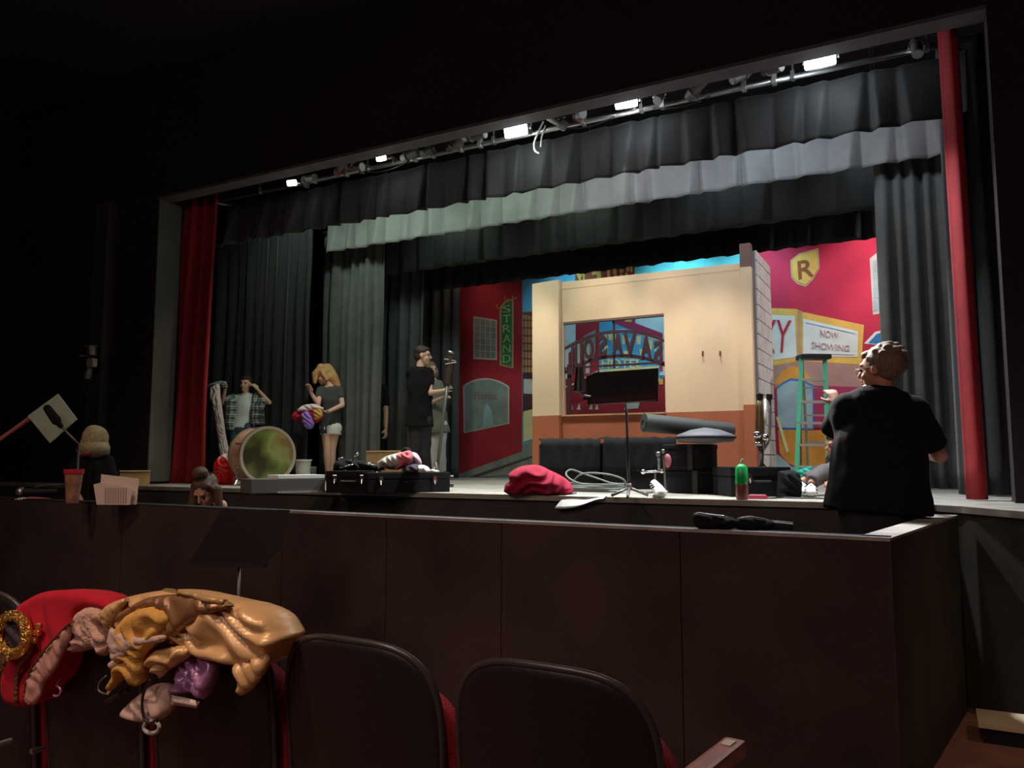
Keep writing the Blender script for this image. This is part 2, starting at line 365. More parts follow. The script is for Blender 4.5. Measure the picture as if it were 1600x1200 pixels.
# ------------------------------------------------------------------ cloth shapes from an outline in a plane
def puff(name, outline, thick, m, parent=None, back=.03, origin=None, n=(0, -1, 0), fold=(60, .09, .012), cell=.01, round_=.05, seed=0, smooth_outline=True, bot=None, **tags):
    """closed, stuffed cloth: outline = world points roughly in one plane, n = direction it bulges in"""
    n = V(n).normalized(); pts = [V(p) for p in outline]; c = sum(pts, V()) / len(pts)
    u = V((0, 0, 1)).cross(n)
    u = V((1, 0, 0)) if u.length < .1 else u.normalized()
    v = n.cross(u)
    if v.z < 0 and abs(n.z) < .9: u, v = -u, -v
    P = [V(((p - c).dot(u), (p - c).dot(v))) for p in pts]
    if smooth_outline:
        P = [V((q.x, q.y)) for q in catmull([V((p.x, p.y, 0)) for p in P + [P[0]]], 6)][:-1]
    R2 = []                                     # resample
    for a, b in zip(P, P[1:] + [P[0]]):
        k = max(1, int((b - a).length / cell)); R2 += [a.lerp(b, i / k) for i in range(k)]
    nb = len(R2)
    xs = [p.x for p in R2]; ys = [p.y for p in R2]
    def dist(q):
        best = 9
        for a, b in segs:
            ab = b - a; L2 = ab.length_squared
            t = 0 if L2 < 1e-12 else max(0, min(1, (q - a).dot(ab) / L2)); dd = (a + ab * t - q).length
            if dd < best: best = dd
        return best
    segs = list(zip(P, P[1:] + [P[0]]))
    def inside(q):
        r = False
        for a, b in segs:
            if (a.y > q.y) != (b.y > q.y) and q.x < (b.x - a.x) * (q.y - a.y) / (b.y - a.y) + a.x: r = not r
        return r
    pts2 = list(R2); y = min(ys) + cell / 2; k = 0; D = [0.0] * nb
    while y < max(ys):
        x = min(xs) + (cell / 2 if k % 2 else 0)
        while x < max(xs):
            q = V((x, y))
            if inside(q):
                dq = dist(q)
                if dq > cell * .55: pts2.append(q); D.append(dq)
            x += cell
        y += cell; k += 1
    vo, ed, fa, *_ = geometry.delaunay_2d_cdt(pts2, [(i, (i + 1) % nb) for i in range(nb)], [], 1, 1e-6)
    fd, fw, fam = math.cos(R(fold[0])), fold[1], fold[2]; fs = math.sin(R(fold[0]))
    bm = bmesh.new(); F = []; B = []
    for q in vo:
        q = V((q[0], q[1])); dq = dist(q)
        k = math.sqrt(max(0, 1 - (1 - min(1, dq / round_)) ** 2))
        s = (q.x * fd + q.y * fs) / fw; wob = noise.noise(V((q.x / fw * .5, q.y / fw * .5, seed + 3))) * 1.6
        h = thick * k * (1 + .25 * noise.noise(V((q.x * 7, q.y * 7, seed)))) + k * fam * (math.sin(2 * math.pi * (s + wob)) + .8 * noise.noise(V((q.x / fw, q.y / fw, seed + 9))))
        base = c + u * q.x + v * q.y
        f = base + n * h; b = base - n * back * k
        if bot is not None: f.z = max(f.z, bot); b.z = max(b.z, bot)
        F.append(bm.verts.new(f)); B.append(F[-1] if dq < 1e-5 else bm.verts.new(b))
    for f in fa:
        try: bm.faces.new([F[i] for i in f])
        except ValueError: pass
        if any(B[i] is not F[i] for i in f):
            try: bm.faces.new([B[i] for i in reversed(f)])
            except ValueError: pass
    return mk(name, bm, m, parent, True, **tags)
def pxY(pts, Y): return [at_Y(x, y, Y) for x, y in pts]
def pxD(pts, D): return [at_D(x, y, D) for x, y in pts]

# ------------------------------------------------------------------ painted shapes and lettering
def paint(name, px, Y, layer, m, parent, th=.003):
    pts = [at_Y(x, y, Y) for x, y in px]
    pts = [p + V((0, -th * layer, 0)) for p in pts]
    return mk(name, MB().prism(pts, (0, th * .9, 0)), m, parent)
def text_mesh(s, bold=0.0, extrude=.02):
    cu = bpy.data.curves.new('t', 'FONT'); cu.body = s; cu.size = 1; cu.extrude = extrude; cu.offset = bold; cu.resolution_u = 4
    o = bpy.data.objects.new('t', cu); COL.objects.link(o)
    dg = bpy.context.evaluated_depsgraph_get(); me = bpy.data.meshes.new_from_object(o.evaluated_get(dg)); bpy.data.objects.remove(o)
    return me
def text_quad(name, s, corners, m, parent, bold=0, depth=.006):
    """lettering stretched into four world corners TL, TR, BR, BL; depth along -normal"""
    me = text_mesh(s, bold, .5); TL, TR, BR, BL = [V(c) for c in corners]
    xs = [v.co.x for v in me.vertices]; ys = [v.co.y for v in me.vertices]
    x0, x1, y0, y1 = min(xs), max(xs), min(ys), max(ys); nrm = (TR - TL).cross(BL - TL).normalized()
    if nrm.y > 0: nrm = -nrm
    for v in me.vertices:
        a = (v.co.x - x0) / (x1 - x0); b = (v.co.y - y0) / (y1 - y0); z = v.co.z
        v.co = BL.lerp(BR, a).lerp(TL.lerp(TR, a), b) + nrm * (depth * (z + .5))
    return mk(name, me, m, parent)
def text_px(name, s, px, Y, layer, m, parent, bold=0, th=.003):
    return text_quad(name, s, [at_Y(x, y, Y) + V((0, -th * layer, 0)) for x, y in px], m, parent, bold, th)

# ================================================================== SETTING
PZ = -1.18                         # front floor of the house
ST = [(-11, 5.65), (-0.02, 5.62), (0.12, 5.5), (0.45, 5.06), (4, 5.06), (4, 13), (-11, 13)]
struct('floor_stage', MB().prism([(x, y, -.04) for x, y in ST], (0, 0, .04)), M['stage'])
struct('wall_stage_face', MB().prism([(x, y + .03, -1.6) for x, y in ST], (0, 0, 1.56)), M['stageface'])
struct('trim_stage_edge', MB().box((-5.5, 5.642, -.012), (10.9, .022, .022)), M['cap'])
struct('floor', MB().box((-3, 1.5, PZ - .05), (18, 8.3, .1)), M['carpet'])
struct('floor_seat_riser', MB().box((-3, -.7, PZ + .03), (18, 5.2, .14)), M['carpet'])
struct('wall_left', MB().box((-10.9, 2.5, 1.6), (.2, 14, 6.5)), M['proscenium'])
struct('wall_right', MB().box((4.1, 2.5, 1.6), (.2, 14, 6.5)), M['proscenium'])
struct('wall_house_rear', MB().box((-3, -4.4, 1.6), (16, .2, 6.5)), M['proscenium'])
struct('ceiling', MB().box((-3, 2.5, 4.9), (16, 14, .1)), M['proscenium'])
LX, RX, PY = -7.95, 0.44, 6.05
struct('wall_proscenium_left', MB().box(((LX - 10.9) / 2, PY + .15, 1.65), (LX + 10.9, .3, 6.5)), M['proscenium'])
struct('wall_proscenium_right', MB().box(((RX + 4.1) / 2, PY + .15, 2.45), (4.1 - RX, .3, 4.9)), M['proscenium'])
struct('wall_proscenium_header', MB().box(((LX + RX) / 2, PY + .06, 4.13), (RX - LX, .14, 1.54)), M['proscenium'])
struct('trim_proscenium_soffit', MB().box(((LX + RX) / 2, PY + .06, 3.345), (RX - LX, .18, .03)), M['soffit'])
struct('trim_proscenium_reveal', MB().box((LX + .008, PY + .15, 1.68), (.02, .31, 3.3)), M['reveal'])
struct('trim_pilaster', MB().box((-8.83, PY - .06, 1.7), (.24, .12, 3.4), bev=.01), mat('pilaster_paint', (.045, .040, .038), .85, var=.3, vscale=1.5))
struct('wall_stage_rear', MB().box((-3.5, 11.6, 2.4), (15, .1, 5.2)), M['black'])
struct('wall_stage_left', MB().box((-10.6, 8.9, 2.4), (.1, 5.4, 5.2)), M['black'])
struct('wall_stage_right', MB().box((1.9, 8.9, 2.4), (.1, 5.2, 5.2)), M['black'])

struct('ceiling_stage', MB().box((-3.5, 9.6, 4.92), (15, 7.0, .1)), M['black'])
# pit wall with its panels and worn cap
A, B, C_, = V((-8.6, 4.08, 0)), V((-.185, 3.73, 0)), V((.10, 5.47, 0))
def wall_run(name, p, q, thick, top, side):
    d = (q - p).normalized(); nr = V((d.y, -d.x, 0)) * side; core = MB()
    core.prism([(p.x, p.y, PZ - .3), (q.x, q.y, PZ - .3), (q.x + nr.x * thick, q.y + nr.y * thick, PZ - .3), (p.x + nr.x * thick, p.y + nr.y * thick, PZ - .3)], (0, 0, top - PZ + .3 - .012))
    return core, d, nr
core, dF, nF = wall_run('f', A + V((0, .02, 0)), B + V((0, .02, 0)), .10, -.05, -1)
wp = struct('wall_pit_front', core, M['pit'])
cuts = [A.x] + [at_Y(x, 900, 3.95).x for x in (188, 452, 620)] + [-2.1, -1.1] + [B.x]
for a, b in zip(cuts, cuts[1:]):
    pa = A + (B - A) * ((a - A.x) / (B.x - A.x)); pb = A + (B - A) * ((b - A.x) / (B.x - A.x))
    lo = pa + dF * .0025; hi = pb - dF * .0025
    mk('panel', MB().prism([(lo.x, lo.y, PZ), (hi.x, hi.y, PZ), (hi.x + nF.x * .02, hi.y + nF.y * .02, PZ), (lo.x + nF.x * .02, lo.y + nF.y * .02, PZ)], (0, 0, -.062 - PZ)), M['pit'], wp)
core, dS, nS = wall_run('s', B, C_, .13, -.05, -1)
ws = struct('wall_pit_side', core, M['stageface'])
capF = MB(); p0 = A + (B - A) * ((cuts[2] - A.x) / (B.x - A.x))
capF.prism([(p0.x, p0.y, -.0625), (B.x, B.y, -.0625), (B.x, B.y + .12, -.0625), (p0.x, p0.y + .12, -.0625)], (0, 0, .0125)); mk('cap_edge', MB().prism([(p0.x, p0.y - .004, -.064), (B.x, B.y - .004, -.064), (B.x, B.y + .03, -.064), (p0.x, p0.y + .03, -.064)], (0, 0, .016)), M['cap'], wp)
mk('cap', capF, M['black'], wp)
mk('cap', MB().prism([(A.x, A.y, -.0625), (p0.x, p0.y, -.0625), (p0.x, p0.y + .12, -.0625), (A.x, A.y + .12, -.0625)], (0, 0, .0125)), M['black'], wp)
mk('cap', MB().prism([(B.x, B.y, -.063), (C_.x, C_.y, -.063), (C_.x - .13, C_.y + .02, -.063), (B.x - .13, B.y + .02, -.063)], (0, 0, .013)), M['cap'], ws)
struct('floor_pit', MB().box((-4.5, 4.7, PZ - .02), (8.8, 1.9, .05)), M['black'])
t = thing('step_block', 'low step with a worn cream tread at the foot of the stage on the right', 'step', (.9, 5.0, PZ))
mk('tread', MB().box((1.1, 5.0, -1.085), (1.94, .26, .03), bev=.004), M['tread'], t)
mk('riser', MB().box((1.1, 5.01, -1.14), (1.9, .22, .08)), M['black'], t)

# ------------------------------------------------------------------ stage curtains
curtain('velvet_curtain', -8.02, -7.42, 6.50, .005, 3.5, .13, .17, M['redcurt'], 3, step=.012,
        taper=lambda s, t: s + (1 - s) * 0 + (s - 1) * .28 * t ** 1.3, label='red velvet front curtain bunched at the left side of the stage opening', cat='curtain', group='red front curtains')
curtain('velvet_curtain', .15, .27, 6.40, .005, 3.9, .10, .15, M['redcurt'], 5, step=.012,
        taper=lambda s, t: s + .22 * t, label='red velvet front curtain at the right edge of the stage opening, in shadow', cat='curtain', group='red front curtains')
def leg(x0, x1, Y, m, seed, label, z1=3.6, **k):
    return curtain('leg_curtain', x0, x1, Y, .01, z1, k.pop('amp', .11), k.pop('wl', .19), m, seed, label=label, cat='curtain', group='black side leg curtains', **k)
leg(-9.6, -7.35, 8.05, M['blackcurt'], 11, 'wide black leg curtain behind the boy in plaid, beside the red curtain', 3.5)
leg(-7.62, -6.52, 8.55, M['greycurt'], 12, 'greenish-lit black leg curtain, lightened in its cloth colour, behind the girl with reddish-blonde hair', 3.45, wl=.16)
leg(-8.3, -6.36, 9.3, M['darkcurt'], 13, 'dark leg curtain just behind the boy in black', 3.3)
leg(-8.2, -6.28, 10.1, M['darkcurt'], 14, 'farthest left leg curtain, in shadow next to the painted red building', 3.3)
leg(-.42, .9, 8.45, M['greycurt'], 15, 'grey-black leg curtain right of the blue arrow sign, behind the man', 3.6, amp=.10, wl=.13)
leg(.15, 1.6, 7.2, M['blackcurt'], 16, 'narrow black leg curtain tucked against the right red curtain', 3.7)
mk('crossover_masking', MB().box((-9.0, 6.9, 1.8), (.02, .9, 3.6)), M['black'], label='plain black masking flat in the left wing by the red curtain', cat='flat')
def valance(x0, x1, Y, z0, z1, amp, wl, m, seed, label):
    return curtain('border_curtain', x0, x1, Y, z0, z1, amp, wl, m, seed, valance=True, step=.018, label=label, cat='curtain', group='overhead border curtains')
valance(-7.9, .35, 6.78, 2.915, 3.40, .135, .255, M['border1'], 21, 'front dark pleated border curtain hung from the steel pipe')
valance(-7.35, .5, 8.30, 3.145, 3.75, .12, .25, M['border2'], 22, 'second border curtain, its lit pale grey put into the cloth, below the front one')
valance(-8.0, .6, 9.0, 2.92, 3.7, .07, .30, M['darkcurt'], 23, 'third border curtain, dark with shallow pleats')
valance(-8.0, .8, 9.7, 2.785, 3.7, .05, .22, M['black'], 24, 'rearmost black border curtain with a scalloped hem above the painted backdrop')

for i, (yb, x0b, x1b, zb) in enumerate(((8.30, -7.4, .55, 3.76), (9.0, -8.05, .65, 3.71), (9.7, -8.05, .85, 3.71))):
    t = thing('batten', 'steel batten holding the %s border curtain' % ('second', 'third', 'rearmost')[i], 'pipe', (-3.5, yb, zb)); mk('pipe', MB().cyl((x0b, yb, zb), (x1b, yb, zb), .022), M['greymet'], t, True)
    for xh in (-6.5, -3.4, -.4): mk('hanger', MB().cyl((xh, yb, zb), (xh, yb, 4.88), .006, n=6), M['greymet'], t)
# pipes and lighting fixtures
t = thing('lighting_pipe', 'long steel pipe running along the top of the front border curtain', 'pipe', (-3.5, 6.6, 3.42))
mk('pipe', MB().cyl((-7.9, 6.6, 3.42), (.40, 6.6, 3.42), .024, n=12), M['steel'], t, True)
for x in (-6.9, -5.3, -3.73, -2.2, -.9, .08):
    mk('hanger', MB().cyl((x, 6.6, 3.42), (x, 6.6, 4.85), .008, n=6).box((x, 6.6, 3.43), (.03, .06, .07)), M['steel'], t)
t = thing('side_pipe', 'short pale rod reaching back from the top of the left red curtain', 'pipe', (-7.6, 6.6, 3.4))
q1, q2 = at_Y(330, 316, 6.55), at_Y(374, 323, 7.25)
mk('rod', MB().cyl(q1, q2, .014), M['steel'], t, True); mk('end_cap', MB().ell(q1, (.02, .02, .02)), M['alu'], t, True)
def flood(px, py, s, color, power, label, strength, tiltx=0.0, redh=False):
    c = at_Y(px, py, 6.36); t = thing('flood_light', label, 'stage light', c, 0, 'lit work lights over the front border')
    ROT = Matrix.Translation(c) @ Matrix.Rotation(R(16), 4, 'X') @ Matrix.Rotation(R(tiltx), 4, 'Z')
    h = MB().box(None, (.25 * s, .17 * s, .14 * s), bev=.02, mtx=ROT @ Matrix.Translation((0, .085 * s, 0)))
    mk('housing', h, M['fixred'] if redh else M['fixture'], t, 'auto')
    m = mat('lamp_glow_%d' % px, color, emit=color, estr=strength)
    mk('lens', MB().box(None, (.27 * s, .05, .16 * s), bev=.02, mtx=ROT @ Matrix.Translation((0, -.006, 0))), m, t)
    mk('yoke', MB().tube([c + V((-.15 * s, .05, 0)), c + V((-.15 * s, .1, .12 * s)), c + V((0, .16, .14 * s)), c + V((.15 * s, .1, .12 * s)), c + V((.15 * s, .05, 0))], .008), M['steel'], t)
    mk('clamp', MB().box((c.x, 6.59, c.z + .13 * s - .0), (.03, .07, .06)).cyl((c.x, 6.6, 3.42), (c.x, 6.6, c.z + .13 * s), .012), M['steel'], t)
    if power:
        l = lamp('flood_bulb', 'AREA', c + V((0, -.06, -.07)), c + V((0, -.15, -.6)), power, color, .16 * s); l.data.spread = R(95)
        l2 = lamp('flood_spill', 'POINT', c + V((0, .14, -.13)), None, power * .06, color, .05)
flood(1281, 91, .86, (.86, .95, 1.0), 48, 'brightest rectangular flood light, rightmost over the border', 40)
flood(978, 158, .72, (.92, .97, 1.0), 40, 'glaring flood light above the middle of the border', 40, 20)
flood(806, 202, .84, (.90, 1.0, .92), 40, 'glaring flat flood light left of the middle of the border', 40)
flood(596, 247, .38, (.90, 1.0, .88), 12, 'small bright flood light over the left third of the border', 30, redh=True)
flood(456, 286, .40, (1, .93, .8), 4, 'small half-lit flood at the far left end of the pipe', 6, 50)
def spotcan(px, py, ang, tilt, label, red=False, L=.26, s=1.0):
    c = at_Y(px, py, 6.5); t = thing('spotlight', label, 'stage light', c, 0, 'unlit spotlights along the pipe')
    T = Matrix.Translation(c) @ Matrix.Rotation(R(ang), 4, 'Z') @ Matrix.Rotation(R(tilt), 4, 'X')
    P = lambda x, y, z: T @ V((x, y, z))
    mk('barrel', MB().cyl(P(0, -L * .55 * s, 0), P(0, L * .15 * s, 0), .052 * s, .05 * s), M['fixture'], t, 'auto')
    mk('lamp_housing', MB().cyl(P(0, L * .15 * s, 0), P(0, L * .5 * s, 0), .065 * s, .045 * s), M['fixred'] if red else M['fixture'], t, 'auto')
    mk('lens', MB().cyl(P(0, -L * .57 * s, 0), P(0, -L * .54 * s, 0), .046 * s), M['glassoff'], t)
    mk('yoke', MB().tube([P(-.07 * s, 0, 0), c + V((-.06 * s, .05, .07 * s)), c + V((0, .08, .09 * s)), c + V((.06 * s, .05, .07 * s)), P(.07 * s, 0, 0)], .007), M['steel'], t)
    mk('clamp', MB().box((c.x, 6.6, 3.44), (.035, .06, .10)).cyl((c.x, 6.6, 3.42), (c.x, 6.6, max(3.45, c.z + .07)), .011), M['alu'], t)
names = ['slim unlit spotlight hanging near the right red curtain', 'unlit spotlight right of the short tilted one', 'unlit spotlight with a tilted yoke', 'short unlit spotlight with a white label end', 'unlit spotlight just right of the middle flood',
         'unlit spotlight pointing away, left of the middle flood', 'unlit spotlight with a bent bracket', 'unlit spotlight with looping cable', 'unlit spotlight left of the wide glaring flood', 'box-shaped unlit spotlight', 'unlit spotlight by a bright clamp',
         'oxide red unlit spotlight', 'unlit spotlight with red barrel beside the small flood', 'dark spotlight at the left end near the half-lit flood']
for i, (px, py, a, ti, L, red) in enumerate(((1432, 74, 10, 60, .2, 0), (1206, 108, 60, 10, .22, 0), (1158, 118, -50, 30, .22, 0), (1086, 141, 70, -30, .24, 0), (1030, 150, 0, 50, .2, 0), (905, 181, 40, 15, .26, 1), (872, 190, -60, -30, .24, 0),
        (742, 213, 80, 5, .3, 0), (712, 225, 70, -10, .30, 0), (668, 236, -20, 40, .18, 0), (640, 243, 85, -6, .26, 0), (556, 261, 75, 12, .26, 1), (532, 262, 65, -20, .28, 1), (482, 279, 80, 5, .24, 0))):
    spotcan(px, py, a, ti, 'one of the unlit stage spotlights: ' + names[i], bool(red), L, .8)
# loose cable and strap hanging at the pipe
t = thing('hanging_strap', 'pale strap looped over the pipe beside the left-of-middle flood', 'strap', (-3.73, 6.58, 3.4))
mk('strap', MB().tube(catmull([at_Y(x, y, 6.57) for x, y in ((849, 190), (842, 205), (835, 222), (836, 235), (843, 240))], 5), .010), M['alu'], t)
mk('strap_tail', MB().tube([at_Y(x, y, 6.56) for x, y in ((852, 196), (846, 215), (845, 230))], .008), M['alu'], t)
for x0, x1, lab in ((880, 960, 'thin black cable drooping under the pipe near the middle'), (560, 640, 'thin black cable drooping under the left part of the pipe'), (1020, 1110, 'thin black cable drooping under the pipe right of the middle')):
    pts = [at_Y(x0 + (x1 - x0) * i / 8, 293 - .2166 * (x0 + (x1 - x0) * i / 8 - 440) + 2 + 7 * math.sin(math.pi * i / 8), 6.57) for i in range(9)]
    mk('pipe_cable', MB().tube(pts, .006, n=6), M['blk_plastic'], None, True, label=lab, cat='cable', group='cables under the pipe')

# ------------------------------------------------------------------ painted backdrop
BY = 10.6
bd = thing('painted_backdrop', 'large painted city street backdrop with red buildings, marquee and blue sky', 'backdrop', (-3, BY, 0))
mk('canvas', MB().box((-3.0, BY + .006, 1.95), (8.4, .012, 3.9)), M['p_sky'], bd)
def P_(name, pts, layer, m): return paint(name, pts, BY, layer, M[m], bd)
P_('painted_cyan_sky', [(990, 380), (1170, 370), (1170, 520), (990, 520)], 1, 'p_cyan')
P_('painted_road', [(690, 752), (690, 735), (833, 690), (1420, 690), (1420, 760), (690, 751)], 1, 'p_road')
P_('painted_kerb_line', [(733, 745), (835, 711), (835, 714), (745, 746)], 2, 'p_dark')
P_('painted_red_building', [(640, 400), (816, 380), (816, 705), (716, 741), (640, 765)], 2, 'p_red')
P_('painted_window_frame', [(740, 494), (777, 500), (777, 563), (740, 561)], 3, 'p_offwhite')
P_('painted_window_pane', [(742, 497), (775, 502), (775, 560), (742, 558)], 4, 'p_grey')
for k in range(1, 4): P_('painted_window_bar', [(742 + k * 8.2, 497 + k), (743 + k * 8.2, 497 + k), (743 + k * 8.2, 559), (742 + k * 8.2, 559)], 5, 'p_offwhite')
for k in range(1, 6): P_('painted_window_bar', [(742, 497 + k * 10), (775, 501 + k * 9.7), (775, 502 + k * 9.7), (742, 498 + k * 10)], 5, 'p_offwhite')
P_('painted_sign_frame', [(781, 480), (791, 469), (803, 466), (802.5, 576), (781, 571)], 3, 'p_tan')
P_('painted_sign_face', [(784, 484), (791, 473), (800.5, 470), (800, 573), (784, 569)], 4, 'p_green')
for i, ch in enumerate('STRAND'):
    y0 = 477 + i * 15.6
    text_px('painted_letter', ch, [(786.5, y0 + (2 if i == 0 else 0)), (798.5, y0 - 1), (798.5, y0 + 11), (786.5, y0 + 12)], BY, 5, M['p_lgreen'], bd)
for cx, cy in ((780, 479), (792, 466), (804, 464)):
    mk('painted_scroll', MB().tube([at_Y(cx + 3.2 * math.cos(a), cy + 3.2 * math.sin(a), BY) + V((0, -.014, 0)) for a in [i * .7 for i in range(7)]], .008, n=5), M['p_tan'], bd)
arch = [(724, 603)] + [(724 + 72 * k / 10, 603 - 13 * math.sin(math.pi * k / 10) ** .7 + (2 * k / 10)) for k in range(1, 10)] + [(796, 604), (796, 662), (725, 677)]
P_('painted_arch_frame', arch, 3, 'p_offwhite')
P_('painted_arch_glass', [(761 + (x - 761) * .945, 636 + (y - 636) * .945) for x, y in arch], 4, 'p_grey')
text_px('painted_letter', 'Florist', [(742, 612), (778, 613), (778, 624), (742, 625)], BY, 5, mat('painted_faded_red_letter', (.24, .13, .11), .85), bd)
P_('painted_figure', [(757, 640), (762, 630), (768, 640), (772, 664), (755, 668)], 5, 'p_glass')
# strip of street between the red building and the cream flat
P_('painted_brown_building', [(817, 492), (838, 490), (838, 582), (817, 582)], 2, 'p_tan')
P_('painted_roof_line', [(817, 488), (830, 487), (838, 492), (838, 494), (817, 492)], 3, 'p_brown')
for k in range(7): P_('painted_brick_line', [(817, 499 + k * 12), (838, 500 + k * 12), (838, 502 + k * 12), (817, 501.5 + k * 12)], 3, 'p_brown')
for k in range(3): P_('painted_brick_line', [(819 + k * 5, 494), (820.5 + k * 5, 494), (820.5 + k * 5, 582), (819 + k * 5, 582)], 3, 'p_brown')
P_('painted_shop_front', [(817, 582), (838, 582), (838, 645), (817, 645)], 2, 'p_purple')
P_('painted_shop_window', [(818.5, 592), (838, 593), (838, 616), (818.5, 615)], 3, 'p_offwhite')
P_('painted_yellow_door', [(818.5, 643), (838, 638), (838, 684), (818.5, 690)], 3, 'p_pyel')
# above the cream flat
P_('painted_tower', [(899, 360), (946, 360), (946, 500), (899, 500)], 3, 'p_brown')
P_('painted_red_tower', [(944, 360), (992, 360), (992, 500), (944, 500)], 3, 'p_red')
P_('painted_yellow_cornice', [(899, 380), (914, 380), (914, 436), (908, 442), (899, 425)], 4, 'p_yel')
for x, y, w_, h_ in ((908, 430, 6, 12), (925, 425, 9, 5), (933, 425, 7, 13), (949, 421, 5, 17), (958, 417, 6, 12), (960, 430, 5, 10), (968, 413, 7, 14), (969, 429, 5, 10), (978, 412, 6, 13), (977, 427, 5, 10), (985, 416, 4, 10), (953, 409, 5, 9)):
    P_('painted_lit_window', [(x, y), (x + w_ * .8, y - 1.5), (x + w_, y + h_ - 1.5), (x + .5, y + h_)], 4, 'p_yel')
for x, y in ((1075, 405), (1079, 409), (1072, 411)): P_('painted_bird', [(x, y), (x + 7, y - 1.5), (x + 7, y - .3), (x, y + 1)], 2, 'p_sky')
# seen through the window opening
P_('painted_pale_sky', [(862, 480), (1056, 470), (1056, 585), (862, 600)], 4, 'p_pale')
P_('painted_red_house', [(862, 600), (889, 594), (889, 552), (900, 542), (900, 480), (938, 476), (938, 668), (862, 668)], 5, 'p_red')
P_('painted_crimson_street', [(862, 592), (938, 592), (1056, 590), (1056, 670), (862, 670)], 5, 'p_red')
P_('painted_blue_house', [(937, 470), (958, 470), (958, 500), (1032, 528), (1032, 592), (937, 592)], 6, 'p_mblue')
P_('painted_magenta_gable', [(957, 470), (993, 470), (993, 505), (1036, 521), (1036, 580), (1031, 580), (1031, 531), (957, 504)], 7, 'p_mag')
P_('painted_pale_line', [(958, 516), (975, 514), (1030, 531), (1030, 533), (975, 517), (958, 518)], 7, 'p_pale')
P_('painted_lit_window', [(978, 498), (988, 499), (988, 504), (977, 503)], 8, 'p_yel')
P_('painted_sign_board', [(912, 526), (931, 515), (931, 548), (926, 562), (914, 566)], 6, 'p_grey')
for x in (901, 916): P_('painted_pale_pillar', [(x, 538), (x + 6, 537), (x + 6, 583), (x, 584)], 7, 'p_offwhite')
P_('painted_pale_band', [(881, 605), (904, 596), (904, 599), (881, 607)], 7, 'p_offwhite')
P_('painted_pale_band', [(913, 590), (935, 579), (935, 581), (914, 592)], 7, 'p_offwhite')
for x, y, w_, h_ in ((945, 522, 5, 8), (951, 522, 6, 11), (945, 540, 6, 16), (957, 522, 7, 18), (949, 562, 14, 3), (972, 524, 6, 15), (980, 528, 5, 7), (995, 525, 8, 14), (1012, 530, 9, 17), (1022, 540, 5, 10), (1000, 545, 6, 12), (975, 548, 8, 8)):
    P_('painted_lit_window', [(x, y), (x + w_, y + 1), (x + w_ * .8, y + h_), (x + 1, y + h_ - 1)], 7, 'p_pyel')
P_('painted_white_gap', [(978, 531), (984, 529), (984, 543), (980, 542)], 8, 'p_white')
text_px('painted_letter', 'HOTEL', [(941, 560), (1004, 562), (1004, 575), (941, 576)], BY, 8, M['p_pyel'], bd, .02)
P_('painted_yellow_band', [(938, 578), (1030, 572), (1030, 576), (938, 584)], 8, 'p_pyel')
P_('painted_lit_window', [(1029, 592), (1037, 592), (1037, 601), (1031, 601)], 8, 'p_yel')
for x in (890, 902, 921, 930): P_('painted_white_foot', [(x, 640), (x + 4, 630), (x + 6, 640)], 7, 'p_offwhite')
P_('painted_white_car', [(975, 640), (982, 630), (1000, 629), (998, 638)], 7, 'p_offwhite')
# right-hand theatre front
P_('painted_crimson_wall', [(1164, 350), (1440, 330), (1440, 740), (1164, 740)], 2, 'p_crim')
sh = [(1235, 407), (1249, 396), (1279, 387.5), (1281, 419), (1271, 437), (1259, 448.5), (1245, 444), (1236, 434)]
P_('painted_shield', sh, 3, 'p_tan')
P_('painted_shield_face', [(1259 + (x - 1259) * .88, 417 + (y - 417) * .88) for x, y in sh], 4, 'p_yel')
text_px('painted_letter', 'R', [(1246, 409), (1270, 403), (1272, 431), (1248, 437)], BY, 5, M['p_brown'], bd, .012)
P_('painted_window_frame', [(1359, 404), (1400, 372), (1402, 486), (1364, 492)], 3, 'p_offwhite')
for k in range(4): P_('painted_window_pane', [(1364, 409 + k * 20), (1402, (388 if k == 0 else 404 + k * 19 - 2)), (1402, 401 + k * 19 + 19), (1365, 427 + k * 20)], 4, 'p_glass')
P_('painted_marquee_frame', [(1190, 481), (1245, 483), (1252, 487), (1350, 508), (1346, 570), (1250, 564), (1192, 575)], 3, 'p_yel')
P_('painted_marquee_post', [(1246, 484), (1253, 486), (1252, 564), (1246, 564)], 4, 'p_tan')
P_('painted_marquee_panel', [(1190, 491), (1242, 494), (1245, 558), (1190, 565)], 4, 'p_white')
P_('painted_marquee_panel', [(1255, 498), (1341, 518), (1340, 558), (1255, 557)], 4, 'p_white')
P_('painted_thin_line', [(1260, 504), (1336, 521), (1336, 522), (1260, 505)], 5, 'p_mblue')
P_('painted_thin_line', [(1258, 552), (1336, 554), (1336, 555), (1258, 553)], 5, 'p_print')
text_px('painted_letter', 'XY', [(1187, 499), (1237, 501), (1232, 551), (1186, 552)], BY, 5, M['p_letter'], bd, .0)
text_px('painted_letter', 'NOW', [(1282, 515), (1311, 520), (1310, 529), (1282, 527)], BY, 5, M['p_print'], bd)
text_px('painted_letter', 'SHOWING', [(1268, 534), (1328, 540), (1327, 549), (1268, 545)], BY, 5, M['p_print'], bd)
P_('painted_arrow_border', [(1350, 537), (1367, 519), (1400, 510), (1400, 542)], 3, 'p_white')
P_('painted_arrow_sign', [(1357, 536), (1370, 522), (1400, 514), (1400, 539)], 4, 'p_blue')
text_px('painted_letter', 'E', [(1377, 522), (1389, 519), (1390, 537), (1378, 537)], BY, 5, M['p_pale'], bd)
P_('painted_pink_wall', [(1204, 572), (1250, 564), (1350, 571), (1350, 640), (1204, 640)], 3, 'p_pink')
